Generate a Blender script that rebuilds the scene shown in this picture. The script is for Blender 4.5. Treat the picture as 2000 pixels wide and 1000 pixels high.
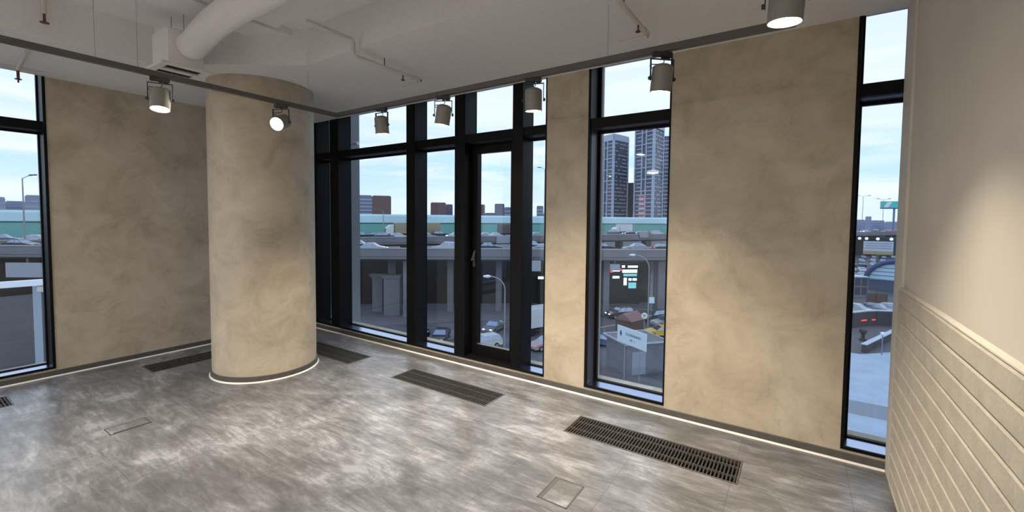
import bpy, math, random
from mathutils import Vector, Matrix
random.seed(4)
for o in list(bpy.data.objects): bpy.data.objects.remove(o)
SC = bpy.context.scene; C = SC.collection
PI = math.pi
# ------------------------------------------------------------------ camera
EYE = Vector((0, 0, 1.6))
R_ = Vector((.83188, .55483, .00932)); U_ = Vector((-.03353, .03348, .99888)); F_ = Vector((-.55390, .83127, -.04647))
FPX, CY = 849.3, 465.76
cam = bpy.data.objects.new('camera', bpy.data.cameras.new('camera')); C.objects.link(cam)
m = Matrix(((R_.x, U_.x, -F_.x), (R_.y, U_.y, -F_.y), (R_.z, U_.z, -F_.z)))
cam.matrix_world = Matrix.Translation(EYE) @ m.to_4x4()
cam.data.sensor_width = 36; cam.data.lens = FPX / 2000 * 36
cam.data.shift_y = -(500 - CY) / 2000
cam.data.clip_end = 3000; cam.data.clip_start = .02
SC.camera = cam
SC.view_settings.view_transform = 'Standard'; SC.view_settings.look = 'None'
SC.view_settings.exposure = 0.0; SC.view_settings.gamma = 1.0; SC.view_settings.use_curve_mapping = False
SC.cycles.max_bounces = 10; SC.cycles.diffuse_bounces = 5; SC.cycles.glossy_bounces = 4; SC.cycles.transparent_max_bounces = 16
SC.cycles.sample_clamp_indirect = 4.0
SC.cycles.use_denoising = True
# ------------------------------------------------------------------ sky (overcast dusk)
W = bpy.data.worlds.new('sky'); SC.world = W; W.use_nodes = True
nt = W.node_tree; nt.nodes.clear(); N = nt.nodes.new; L = nt.links.new
out = N('ShaderNodeOutputWorld'); bg = N('ShaderNodeBackground'); L(bg.outputs[0], out.inputs[0])
tc = N('ShaderNodeTexCoord'); sep = N('ShaderNodeSeparateXYZ'); L(tc.outputs['Generated'], sep.inputs[0])
ramp = N('ShaderNodeValToRGB'); L(sep.outputs['Z'], ramp.inputs[0])
cr = ramp.color_ramp; cr.elements[0].position = 0.0; cr.elements[0].color = (.80, .92, 1.0, 1)
cr.elements[1].position = 1.0; cr.elements[1].color = (.50, .66, 1.0, 1)
for p_, c_ in ((.03, (.86, .95, 1.0, 1)), (.10, (.62, .85, 1.0, 1)), (.17, (.72, .88, 1.0, 1)), (.24, (.95, .98, 1.0, 1)), (.5, (.72, .84, 1.0, 1))):
    e = cr.elements.new(p_); e.color = c_
mp = N('ShaderNodeMapping'); mp.inputs['Scale'].default_value = (2.2, 2.2, 16); L(tc.outputs['Generated'], mp.inputs[0])
nz = N('ShaderNodeTexNoise'); nz.inputs['Scale'].default_value = 1.6; nz.inputs['Detail'].default_value = 6; nz.inputs['Distortion'].default_value = .6
L(mp.outputs[0], nz.inputs['Vector'])
cl = N('ShaderNodeValToRGB'); cl.color_ramp.elements[0].position = .42; cl.color_ramp.elements[1].position = .62; L(nz.outputs[0], cl.inputs[0])
mx = N('ShaderNodeMix'); mx.data_type = 'RGBA'; L(cl.outputs[0], mx.inputs['Factor']); L(ramp.outputs[0], mx.inputs[6]); mx.inputs[7].default_value = (1.0, 1.0, 1.0, 1)
L(mx.outputs[2], bg.inputs['Color']); bg.inputs['Strength'].default_value = 1.3

# ------------------------------------------------------------------ helpers
def tag(o, label=None, cat=None, group=None, kind=None):
    if label: o['label'] = label
    if cat: o['category'] = cat
    if group: o['group'] = group
    if kind: o['kind'] = kind
    return o
def thing(name, label=None, cat=None, loc=(0, 0, 0), rz=0, group=None, kind=None):
    o = bpy.data.objects.new(name, None); o.empty_display_size = .1; C.objects.link(o)
    o.location = loc; o.rotation_euler = (0, 0, rz)
    return tag(o, label, cat, group, kind)
class MB:
    def __init__(s): s.v = []; s.f = []; s.mi = []; s.cur = 0
    def add(s, vs, fs):
        n = len(s.v); s.v += [tuple(v) for v in vs]; s.f += [tuple(i + n for i in f) for f in fs]; s.mi += [s.cur] * len(fs); return s
    def box(s, x0, x1, y0, y1, z0, z1):
        x0, x1 = sorted((x0, x1)); y0, y1 = sorted((y0, y1)); z0, z1 = sorted((z0, z1))
        v = [(x, y, z) for z in (z0, z1) for y in (y0, y1) for x in (x0, x1)]
        return s.add(v, [(0, 2, 3, 1), (4, 5, 7, 6), (0, 1, 5, 4), (2, 6, 7, 3), (0, 4, 6, 2), (1, 3, 7, 5)])
    def prism(s, poly, a, b, axis='z'):
        n = len(poly)
        def P(p, t): return {'z': (p[0], p[1], t), 'y': (p[0], t, p[1]), 'x': (t, p[0], p[1])}[axis]
        v = [P(p, a) for p in poly] + [P(p, b) for p in poly]
        f = [tuple(range(n - 1, -1, -1)), tuple(range(n, 2 * n))] + [(i, (i + 1) % n, n + (i + 1) % n, n + i) for i in range(n)]
        return s.add(v, f)
    def tube(s, pts, r, n=10, cap=True):
        pts = [Vector(p) for p in pts]; rs = r if isinstance(r, (list, tuple)) else [r] * len(pts)
        t0 = (pts[1] - pts[0]).normalized(); up = Vector((0, 0, 1)) if abs(t0.z) < .9 else Vector((1, 0, 0))
        a = t0.cross(up).normalized(); rings = []
        for i, p in enumerate(pts):
            t = (pts[min(i + 1, len(pts) - 1)] - pts[max(i - 1, 0)]).normalized()
            a = (a - t * a.dot(t)).normalized(); b = t.cross(a)
            rings.append([p + (a * math.cos(2 * PI * k / n) + b * math.sin(2 * PI * k / n)) * rs[i] for k in range(n)])
        v = [q for r_ in rings for q in r_]; f = []
        for i in range(len(pts) - 1):
            for k in range(n): f.append((i * n + k, i * n + (k + 1) % n, (i + 1) * n + (k + 1) % n, (i + 1) * n + k))
        if cap: f += [tuple(range(n - 1, -1, -1)), tuple(range((len(pts) - 1) * n, len(pts) * n))]
        return s.add(v, f)
    def lathe(s, prof, n=48, closed=False, cx=0, cy=0):
        v = [(cx + r * math.cos(2 * PI * k / n), cy + r * math.sin(2 * PI * k / n), z) for r, z in prof for k in range(n)]; f = []
        m_ = len(prof)
        for i in range(m_ if closed else m_ - 1):
            j = (i + 1) % m_
            for k in range(n): f.append((i * n + k, i * n + (k + 1) % n, j * n + (k + 1) % n, j * n + k))
        return s.add(v, f)
    def disc(s, c, r, n=32, nz_=-1):
        v = [(c[0] + r * math.cos(2 * PI * k / n), c[1] + r * math.sin(2 * PI * k / n), c[2]) for k in range(n)]
        return s.add(v, [tuple(range(n)) if nz_ > 0 else tuple(range(n - 1, -1, -1))])
    def xf(s, M):
        s.v = [tuple(M @ Vector(v)) for v in s.v]; return s
    def build(s, name, mats, parent=None, smooth=False, bevel=0, loc=None, kind=None):
        me = bpy.data.meshes.new(name); me.from_pydata(s.v, [], s.f); me.validate()
        if not isinstance(mats, (list, tuple)): mats = [mats]
        for m_ in mats: me.materials.append(m_)
        if len(mats) > 1:
            for p, i in zip(me.polygons, s.mi): p.material_index = i
        import bmesh
        bm = bmesh.new(); bm.from_mesh(me); bmesh.ops.recalc_face_normals(bm, faces=bm.faces); bm.to_mesh(me); bm.free()
        if smooth:
            for p in me.polygons: p.use_smooth = True
            me.set_sharp_from_angle(angle=math.radians(35))
        o = bpy.data.objects.new(name, me); C.objects.link(o)
        if parent: o.parent = parent
        if loc: o.location = loc
        if bevel:
            b = o.modifiers.new('bevel', 'BEVEL'); b.width = bevel; b.segments = 2; b.limit_method = 'ANGLE'
        if kind: o['kind'] = kind
        return o
def box(name, mats, b, parent=None, bevel=0, kind=None):
    return MB().box(*b).build(name, mats, parent, bevel=bevel, kind=kind)
def copy_tree(o, parent=None):
    c = o.copy(); C.objects.link(c); c.parent = parent
    for ch in list(o.children): copy_tree(ch, c)
    return c
MATS = {}
def mat(name, col, rough=.6, metal=0, spec=.5, noise=None, bump=None, emit=None, estr=0, coat=0):
    """noise=(scale, amount, (sx,sy,sz)) mottles the base colour; bump=(scale, strength)"""
    if name in MATS: return MATS[name]
    m_ = bpy.data.materials.new(name); m_.use_nodes = True; t = m_.node_tree; b = t.nodes['Principled BSDF']
    b.inputs['Base Color'].default_value = (*col, 1); b.inputs['Roughness'].default_value = rough; b.inputs['Metallic'].default_value = metal
    b.inputs['Specular IOR Level'].default_value = spec; b.inputs['Coat Weight'].default_value = coat
    if emit: b.inputs['Emission Color'].default_value = (*emit, 1); b.inputs['Emission Strength'].default_value = estr
    if noise or bump:
        tcn = t.nodes.new('ShaderNodeTexCoord'); mpn = t.nodes.new('ShaderNodeMapping'); t.links.new(tcn.outputs['Object'], mpn.inputs[0])
        if noise:
            mpn.inputs['Scale'].default_value = noise[2] if len(noise) > 2 else (1, 1, 1)
            n_ = t.nodes.new('ShaderNodeTexNoise'); n_.inputs['Scale'].default_value = noise[0]; n_.inputs['Detail'].default_value = 6
            t.links.new(mpn.outputs[0], n_.inputs['Vector'])
            r_ = t.nodes.new('ShaderNodeValToRGB'); a = noise[1]
            r_.color_ramp.elements[0].position = .3; r_.color_ramp.elements[1].position = .7
            r_.color_ramp.elements[0].color = (*[c * (1 - a) for c in col], 1); r_.color_ramp.elements[1].color = (*[min(1, c * (1 + a)) for c in col], 1)
            t.links.new(n_.outputs[0], r_.inputs[0]); t.links.new(r_.outputs[0], b.inputs['Base Color'])
        if bump:
            n2 = t.nodes.new('ShaderNodeTexNoise'); n2.inputs['Scale'].default_value = bump[0]; n2.inputs['Detail'].default_value = 5
            t.links.new(tcn.outputs['Object'], n2.inputs['Vector'])
            bp = t.nodes.new('ShaderNodeBump'); bp.inputs['Strength'].default_value = bump[1]; bp.inputs['Distance'].default_value = .01
            t.links.new(n2.outputs[0], bp.inputs['Height']); t.links.new(bp.outputs[0], b.inputs['Normal'])
    MATS[name] = m_; return m_
def floor_mat():
    m_ = bpy.data.materials.new('concrete look tiles'); m_.use_nodes = True; t = m_.node_tree; b = t.nodes['Principled BSDF']; n = t.nodes.new; l = t.links.new
    tcn = n('ShaderNodeTexCoord'); mp1 = n('ShaderNodeMapping'); mp1.inputs['Scale'].default_value = (.9, 1.9, 1); mp1.inputs['Rotation'].default_value = (0, 0, .12)
    l(tcn.outputs['Object'], mp1.inputs[0])
    a = n('ShaderNodeTexNoise'); a.inputs['Scale'].default_value = 2.6; a.inputs['Detail'].default_value = 12; a.inputs['Roughness'].default_value = .74; a.inputs['Distortion'].default_value = .45
    l(mp1.outputs[0], a.inputs['Vector'])
    c = n('ShaderNodeTexNoise'); c.inputs['Scale'].default_value = .9; c.inputs['Detail'].default_value = 3; l(tcn.outputs['Object'], c.inputs['Vector'])
    mp3 = n('ShaderNodeMapping'); mp3.inputs['Scale'].default_value = (1.5, 10, 1); mp3.inputs['Rotation'].default_value = (0, 0, -.2); l(tcn.outputs['Object'], mp3.inputs[0])
    d = n('ShaderNodeTexNoise'); d.inputs['Scale'].default_value = 3.2; d.inputs['Detail'].default_value = 6; d.inputs['Distortion'].default_value = .7; l(mp3.outputs[0], d.inputs['Vector'])
    s1 = n('ShaderNodeMath'); s1.operation = 'MULTIPLY_ADD'; l(c.outputs[0], s1.inputs[0]); s1.inputs[1].default_value = .35; l(a.outputs[0], s1.inputs[2])
    s2 = n('ShaderNodeMath'); s2.operation = 'MULTIPLY_ADD'; l(d.outputs[0], s2.inputs[0]); s2.inputs[1].default_value = .35; l(s1.outputs[0], s2.inputs[2])
    r = n('ShaderNodeValToRGB'); l(s2.outputs[0], r.inputs[0])
    e = r.color_ramp.elements; e[0].position = .62; e[0].color = (.068, .070, .075, 1); e[1].position = 1.08; e[1].color = (.30, .315, .350, 1)
    k = e.new(.80); k.color = (.128, .132, .142, 1)
    k = e.new(.92); k.color = (.198, .206, .226, 1)
    # tile joints, 0.6 m
    br = n('ShaderNodeTexBrick'); br.offset = .5; br.inputs['Scale'].default_value = 1; br.inputs['Brick Width'].default_value = 1.2; br.inputs['Row Height'].default_value = .6
    br.inputs['Mortar Size'].default_value = .0022; br.inputs['Color1'].default_value = (1, 1, 1, 1); br.inputs['Color2'].default_value = (.93, .93, .94, 1); br.inputs['Mortar'].default_value = (.62, .62, .62, 1)
    mp2 = n('ShaderNodeMapping'); mp2.inputs['Rotation'].default_value = (0, 0, PI / 2); mp2.inputs['Location'].default_value = (.25, .31, 0); l(tcn.outputs['Object'], mp2.inputs[0]); l(mp2.outputs[0], br.inputs['Vector'])
    mu = n('ShaderNodeMix'); mu.data_type = 'RGBA'; mu.blend_type = 'MULTIPLY'; mu.inputs['Factor'].default_value = 1; l(r.outputs[0], mu.inputs[6]); l(br.outputs['Color'], mu.inputs[7])
    l(mu.outputs[2], b.inputs['Base Color'])
    rr = n('ShaderNodeMapRange'); l(a.outputs[0], rr.inputs[0]); rr.inputs[3].default_value = .25; rr.inputs[4].default_value = .33; l(rr.outputs[0], b.inputs['Roughness'])
    b.inputs['Specular IOR Level'].default_value = .5
    bp = n('ShaderNodeBump'); bp.inputs['Strength'].default_value = .06; bp.inputs['Distance'].default_value = .004; l(s2.outputs[0], bp.inputs['Height']); l(bp.outputs[0], b.inputs['Normal'])
    return m_
def plaster_mat(name, base, dark, light):
    m_ = bpy.data.materials.new(name); m_.use_nodes = True; t = m_.node_tree; b = t.nodes['Principled BSDF']; n = t.nodes.new; l = t.links.new
    tcn = n('ShaderNodeTexCoord')
    a = n('ShaderNodeTexNoise'); a.inputs['Scale'].default_value = 3.2; a.inputs['Detail'].default_value = 9; a.inputs['Roughness'].default_value = .66; a.inputs['Distortion'].default_value = .5; l(tcn.outputs['Object'], a.inputs['Vector'])
    r = n('ShaderNodeValToRGB'); l(a.outputs[0], r.inputs[0]); e = r.color_ramp.elements
    e[0].position = .28; e[0].color = (*dark, 1); e[1].position = .72; e[1].color = (*light, 1); k = e.new(.5); k.color = (*base, 1)
    # thin wandering trowel veins
    v = n('ShaderNodeTexNoise'); v.inputs['Scale'].default_value = 2.6; v.inputs['Detail'].default_value = 4; v.inputs['Distortion'].default_value = 1.6; l(tcn.outputs['Object'], v.inputs['Vector'])
    ab = n('ShaderNodeMath'); ab.operation = 'SUBTRACT'; l(v.outputs[0], ab.inputs[0]); ab.inputs[1].default_value = .5
    a2 = n('ShaderNodeMath'); a2.operation = 'ABSOLUTE'; l(ab.outputs[0], a2.inputs[0])
    mr = n('ShaderNodeMapRange'); l(a2.outputs[0], mr.inputs[0]); mr.inputs[1].default_value = 0; mr.inputs[2].default_value = .016; mr.inputs[3].default_value = .88; mr.inputs[4].default_value = 1
    g = n('ShaderNodeTexNoise'); g.inputs['Scale'].default_value = 1.7; l(tcn.outputs['Object'], g.inputs['Vector'])
    g2 = n('ShaderNodeMapRange'); l(g.outputs[0], g2.inputs[0]); g2.inputs[1].default_value = .5; g2.inputs[2].default_value = .62
    mm = n('ShaderNodeMix'); mm.data_type = 'FLOAT'; l(g2.outputs[0], mm.inputs[0]); mm.inputs[2].default_value = 1; l(mr.outputs[0], mm.inputs[3])
    mu = n('ShaderNodeVectorMath'); mu.operation = 'SCALE'; l(r.outputs[0], mu.inputs[0]); l(mm.outputs[0], mu.inputs['Scale'])
    l(mu.outputs[0], b.inputs['Base Color']); b.inputs['Roughness'].default_value = .55; b.inputs['Specular IOR Level'].default_value = .3
    bp = n('ShaderNodeBump'); bp.inputs['Strength'].default_value = .12; bp.inputs['Distance'].default_value = .01; l(a.outputs[0], bp.inputs['Height']); l(bp.outputs[0], b.inputs['Normal'])
    return m_
def glass_mat(name, tint=(.93, .96, .97)):
    m_ = bpy.data.materials.new(name); m_.use_nodes = True; t = m_.node_tree; t.nodes.clear(); n = t.nodes.new; l = t.links.new
    o = n('ShaderNodeOutputMaterial'); mi = n('ShaderNodeMixShader'); tr = n('ShaderNodeBsdfTransparent'); tr.inputs[0].default_value = (*tint, 1)
    gl = n('ShaderNodeBsdfGlossy'); gl.inputs['Roughness'].default_value = .01; gl.inputs['Color'].default_value = (.9, .95, 1, 1)
    lw = n('ShaderNodeLayerWeight'); lw.inputs['Blend'].default_value = .5
    pw = n('ShaderNodeMath'); pw.operation = 'POWER'; l(lw.outputs['Facing'], pw.inputs[0]); pw.inputs[1].default_value = 5
    fr = n('ShaderNodeMath'); fr.operation = 'MULTIPLY_ADD'; l(pw.outputs[0], fr.inputs[0]); fr.inputs[1].default_value = .9; fr.inputs[2].default_value = .035
    l(fr.outputs[0], mi.inputs[0]); l(tr.outputs[0], mi.inputs[1]); l(gl.outputs[0], mi.inputs[2]); l(mi.outputs[0], o.inputs[0]); return m_
M_floor = floor_mat()
M_plaster = plaster_mat('beige trowelled plaster', (.47, .41, .325), (.34, .30, .235), (.57, .51, .42))
M_ceil = mat('ceiling paint', (.80, .79, .785), .9, noise=(40, .03))
M_side = mat('cream wall paint', (.66, .62, .56), .8, noise=(3, .03), bump=(180, .05))
M_brick = mat('whitewashed brick boards', (.50, .465, .405), .8, noise=(11, .10), bump=(70, .3))
M_black = mat('black powder coated aluminium', (.004, .004, .005), .42, spec=.14)
M_blackdull = mat('black rubber seal', (.012, .012, .014), .6)
M_sill = mat('reflective anodised sill', (.42, .50, .68), .2, metal=1)
M_board = mat('grey baseboard', (.085, .083, .08), .5, noise=(14, .12))
M_chrome = mat('white glossy lip', (.86, .84, .80), .18, spec=.9)
M_jamb = mat('satin dark jamb', (.045, .045, .06), .35, spec=.35)
M_glass = glass_mat('window glass', (.86, .91, .97))
M_track = mat('grey track profile', (.085, .08, .078), .5)
M_white = mat('white pipe paint', (.62, .59, .55), .6)
M_brass = mat('dark brass', (.12, .08, .045), .4, metal=.8)
M_lampgrey = mat('grey lamp housing', (.20, .195, .18), .5)
M_lampdark = mat('dark lamp bracket', (.03, .03, .032), .5)
M_lens = mat('lamp lens', (1, 1, 1), .5, emit=(1.0, .90, .72), estr=30)
M_wire = mat('steel wire', (.34, .33, .31), .5)
M_grille = mat('dark aluminium grille', (.034, .032, .029), .6)
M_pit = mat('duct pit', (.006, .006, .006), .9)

XL, XR, YW, YB, ZH = -6.081, .494, 3.603, -7.0, 2.912   # left wall, right wall, window wall, rear wall, window head
# ------------------------------------------------------------------ floor with grille wells
GR = [(-6.0, -5.23), (-4.90 - .33, -4.053), (-3.372, -2.19), (-1.45, -.272)]
GR = [(-5.235, -4.053), (-3.372, -2.19), (-1.45, -.272)]
GY = (2.893, 3.205)
GL = [(1.6, 2.78), (-.51, .67)]; GLX = (-5.755, -5.44)
rects = [(a, b, GY[0], GY[1]) for a, b in GR] + [(GLX[0], GLX[1], a, b) for a, b in GL]
xs = sorted({XL, XR + .03} | {r[0] for r in rects} | {r[1] for r in rects}); ys = sorted({YB, YW} | {r[2] for r in rects} | {r[3] for r in rects})
fb = MB()
for i in range(len(xs) - 1):
    for j in range(len(ys) - 1):
        cx_, cy_ = (xs[i] + xs[i + 1]) / 2, (ys[j] + ys[j + 1]) / 2
        if not any(r[0] < cx_ < r[1] and r[2] < cy_ < r[3] for r in rects): fb.box(xs[i], xs[i + 1], ys[j], ys[j + 1], -.1, 0)
fb.build('floor', M_floor, kind='structure')
def grille(name_label, x0, x1, y0, y1, along):
    t = thing('floor_grille', name_label, 'floor grille', ((x0 + x1) / 2, (y0 + y1) / 2, 0), group='trench grilles in the floor')
    cx_, cy_ = t.location.x, t.location.y; X0, X1, Y0, Y1 = x0 - cx_ + .002, x1 - cx_ - .002, y0 - cy_ + .002, y1 - cy_ - .002
    fr = MB(); w = .010
    fr.box(X0, X1, Y0, Y0 + w, -.03, .002).box(X0, X1, Y1 - w, Y1, -.03, .002).box(X0, X0 + w, Y0 + w, Y1 - w, -.03, .002).box(X1 - w, X1, Y0 + w, Y1 - w, -.03, .002)
    fr.build('frame', M_track, t)
    sl = MB(); rod = MB()
    if along == 'x':
        n = 52
        for k in range(n):
            x = X0 + w + .011 + (X1 - X0 - 2 * w - .022) * k / (n - 1); sl.box(x - .0042, x + .0042, Y0 + w, Y1 - w, -.022, -.001)
        for q in (.3, .7): y = Y0 + (Y1 - Y0) * q; rod.box(X0 + w, X1 - w, y - .002, y + .002, -.016, .0003)
    else:
        n = 52
        for k in range(n):
            y = Y0 + w + .011 + (Y1 - Y0 - 2 * w - .022) * k / (n - 1); sl.box(X0 + w, X1 - w, y - .0042, y + .0042, -.022, -.001)
        for q in (.3, .7): x = X0 + (X1 - X0) * q; rod.box(x - .002, x + .002, Y0 + w, Y1 - w, -.016, .0003)
    sl.build('slats', M_grille, t); rod.build('cross_rods', M_track, t)
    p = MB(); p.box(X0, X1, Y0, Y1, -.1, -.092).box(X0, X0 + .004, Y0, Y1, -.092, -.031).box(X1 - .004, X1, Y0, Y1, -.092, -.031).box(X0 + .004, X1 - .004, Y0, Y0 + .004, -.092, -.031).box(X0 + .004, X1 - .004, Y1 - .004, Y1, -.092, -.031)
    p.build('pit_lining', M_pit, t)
grille('dark metal floor grille with crisp open slats, nearest of all, below the narrow window', *GR[2], *GY, 'x')
grille('dark metal floor grille in front of the glass door', *GR[1], *GY, 'x')
grille('dark metal floor grille emerging at the right of the round column', *GR[0], *GY, 'x')
grille('dark metal floor grille emerging at the left of the round column', *GLX, *GL[0], 'y')
grille('dark metal floor grille cut by the left photo edge, below the left window', *GLX, *GL[1], 'y')
# floor boxes
def hatch(label, corners, slot):
    c = Vector((sum(p[0] for p in corners) / 4, sum(p[1] for p in corners) / 4, 0))
    t = thing('floor_box', label, 'floor box', c)
    x0, x1 = min(p[0] for p in corners) - c.x, max(p[0] for p in corners) - c.x; y0, y1 = min(p[1] for p in corners) - c.y, max(p[1] for p in corners) - c.y
    MB().box(x0, x1, y0, y0 + .006, 0, .002).box(x0, x1, y1 - .006, y1, 0, .002).box(x0, x0 + .006, y0, y1, 0, .002).box(x1 - .006, x1, y0, y1, 0, .002).build('frame', mat('dark steel edging', (.07, .068, .066), .6), t)
    MB().box(x0 + .0085, x1 - .0085, y0 + .0085, y1 - .0085, 0, .0022).build('lid', M_floor, t)
    MB().box(*slot, .0022, .0032).build('cable_flap', mat('steel flap', (.085, .08, .09), .6), t)
def hatch2(label, x0, x1, y0, y1, slot): hatch(label, [(x0, y0), (x1, y0), (x1, y1), (x0, y1)], slot)
hatch2('square floor socket box with inset tile lid, near the front of the nearest grille', -1.218, -1.027, 2.108, 2.347, (-.087, -.064, -.115, .115))
hatch2('faint floor socket box with dark slot, alone left of the round column foot', -4.27, -4.12, .955, 1.20, (.050, .068, -.10, .12))

# ------------------------------------------------------------------ walls
OPW = [(-6.05, -2.019), (-1.600, -.893), (.262, .60)]       # openings in window wall
ZS = .078                                                     # opening bottom
wf = MB(); T = .36
wf.box(XL - .36, -6.05, YW, YW + T, 0, ZH + .12)
wf.box(-2.019, -1.600, YW, YW + T, 0, ZH + .12).box(-.893, .262, YW, YW + T, 0, ZH + .12)
for a, b in OPW: wf.box(a, b, YW, YW + T, 0, ZS)
wf.box(.60, .9, YW, YW + T, 0, ZH + .12)
wf.build('wall_front', M_plaster, kind='structure')
box('trim_1', M_ceil, (XL - .36, .9, YW, YW + T, ZH + .12, 3.6), kind='structure')     # head above the glazing
LW0 = (-1.7, 1.028)
wl = MB(); wl.box(XL - T, XL, 1.028, YW, 0, ZH + .12).box(XL - T, XL, LW0[0], LW0[1], 0, ZS).box(XL - T, XL, YB, LW0[0], 0, ZH + .12)
wl.build('wall_left', M_plaster, kind='structure')
box('trim_2', M_ceil, (XL - T, XL, YB, YW, ZH + .12, 3.6), kind='structure')
wr = MB(); wr.box(XR + .012, .9, YB, 3.36, 0, 3.6).box(XR, .9, 3.36, YW, 0, 3.6)
wr.build('wall_right', M_side, kind='structure')
box('wall_rear', M_side, (XL - T, .9, YB - .2, YB, 0, 3.6), kind='structure')
# brick cladding on the right wall
bk = MB(); zt = 1.2145; ch = .0885
prof = []
k = 0; z = zt
rows = []
while z > .03:
    z2 = max(z - ch, .03); rows.append((z2, z)); z = z2
for i, (a, b) in enumerate(rows):
    bk.prism([(XR + .0115, a), (XR - .0125, a), (XR - .0155, a + .006), (XR - .0155, b - .012), (XR - .010, b - .0045), (XR + .0115, b)], YB + .01, 3.335, 'y')
bo = bk.build('wall_cladding', M_brick); bo['kind'] = 'structure'; bo.name = 'trim_3'
MB().prism([(XR + .0115, zt), (XR - .013, zt), (XR - .013, zt + .006), (XR + .0115, zt + .008)], YB + .01, 3.345, 'y').build('trim_4', M_side, kind='structure')
# baseboards
def baseboard(name, x0, y0, x1, y1, nx, ny):
    d = Vector((x1 - x0, y1 - y0, 0)).normalized(); n = Vector((nx, ny, 0)); o = thing(name, kind='structure')
    def prof(ps, nm, mt):
        mb = MB(); vs = [];
        for e in (Vector((x0, y0, 0)), Vector((x1, y1, 0))):
            vs += [e + n * a + Vector((0, 0, b)) for a, b in ps]
        k = len(ps); mb.add(vs, [tuple(range(k - 1, -1, -1)), tuple(range(k, 2 * k))] + [(i, (i + 1) % k, k + (i + 1) % k, k + i) for i in range(k)])
        return mb.build(nm, mt, o)
    prof([(.0, .0), (.013, .0), (.013, .058), (.010, .060), (0, .060)], 'board', M_board)
    prof([(.0132, .001), (.026, .001), (.0255, .004), (.022, .009), (.0175, .012), (.0132, .013)], 'steel_lip', M_chrome)
baseboard('baseboard_front', XL + .03, YW, XR - .001, YW, 0, -1)
baseboard('baseboard_left', XL, YB, XL, YW - .03, 1, 0)
# ------------------------------------------------------------------ ceilings
ZP, ZR = ZH, 3.22      # perimeter soffit and raised field
cm = MB(); SY = 2.20; SP = [(-4.72, 1.47), (-3.63, SY)]
cm.prism([(XL, YB), (-4.72, YB), (-4.72, 1.47), (XL, 1.47)], ZP, 3.6)
cm.prism([(XL, 1.47), (-4.72, 1.47), (-3.63, SY), (-3.63, YW), (XL, YW)], ZP, 3.6)
cm.prism([(-3.63, SY), (XR, SY), (XR, YW), (-3.63, YW)], ZP, 3.6)
cm.build('ceiling', M_ceil, kind='structure')
MB().prism([(-4.72, YB), (.9, YB), (.9, SY), (-3.63, SY), (-4.72, 1.47)], ZR, 3.6).build('ceiling', M_ceil, kind='structure')
box('trim_7', M_ceil, (-4.06, -3.74, YB, SY - .02, 3.155, ZR), bevel=.01, kind='structure')
box('ceiling', mat('roof concrete', (.3, .3, .3), .9), (XL - .5, 1.2, YB - .3, YW + .4, 3.6, 3.8), kind='structure')
t = thing('ceiling_panel', 'flat rectangular white ceiling panel hung under the raised ceiling beside the round duct', 'ceiling panel', (-1.9, 1.35, 3.155))
MB().box(-1.79, 2.0, -.9, .625, 0, .035).build('panel', M_ceil, t, bevel=.012)
MB().box(-1.68, 1.9, -.8, .52, .0355, .065).build('hanger_rails', M_track, t)
# round duct with plenum and slot diffuser
t = thing('round_duct', 'thick white insulated round duct running under the ceiling to the slot diffuser', 'duct', (-3, 1.49, 3.0))
pts = [(-4.068, 1.43, 2.93), (-3.98, 1.43, 2.935), (-3.85, 1.425, 2.97), (-3.6, 1.42, 3.01), (-3.3, 1.42, 3.03), (-2.0, 1.42, 3.03), (.2, 1.42, 3.03)]
MB().tube([(p[0] + 3, p[1] - 1.42, p[2] - 3.0) for p in pts], .10, 28).build('duct_sleeve', M_ceil, t, smooth=True)
for x in (-2.6, -1.0):
    MB().tube([(x + 3 - .012, 0, .03), (x + 3 + .012, 0, .03)], .104, 28).build('clamp_band', M_white, t, smooth=True)
t = thing('slot_diffuser', 'white box diffuser with black slot facing down at the left end of the round duct', 'air diffuser', (-4.23, 1.47, 2.75))
MB().box(-.16, .16, -.12, .12, .02, .29).build('plenum_box', M_ceil, t, bevel=.006)
fp = MB(); fp.box(-.19, -.14, -.17, .17, 0, .02).box(.14, .19, -.17, .17, 0, .02).box(-.14, .14, -.17, -.12, 0, .02).box(-.14, .14, .12, .17, 0, .02).box(-.03, .03, -.1199, .1199, 0, .019)
fp.build('face_plate', mat('diffuser white', (.75, .73, .70), .5), t)
MB().box(-.139, .139, -.119, .119, .012, .0195).build('slot_interior', M_pit, t)
for sx in (-.12, .12): MB().tube([(sx, 0, .29), (sx, 0, ZR - 2.75)], .003, 6).build('hanger_wire', M_wire, t)
# ------------------------------------------------------------------ column
CX, CYc, CR = -4.695, 2.358, .483
t = thing('round_column', 'massive round column clad in beige trowelled plaster with grey base ring', 'column', (CX, CYc, 0))
sh = MB(); sh.lathe([(CR, .0), (CR, ZP - .001)], 128); o = sh.build('shaft', M_plaster, t, smooth=True)
rg = MB(); rg.lathe([(CR - .002, 0), (CR + .013, 0), (CR + .013, .058), (CR + .010, .060), (CR - .002, .060)], 128, closed=True).build('base_ring', M_board, t, smooth=True)
rg = MB(); rg.lathe([(CR + .0132, .001), (CR + .026, .001), (CR + .0255, .004), (CR + .022, .009), (CR + .0175, .012), (CR + .0132, .013)], 128, closed=True).build('steel_lip', M_chrome, t, smooth=True)

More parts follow.
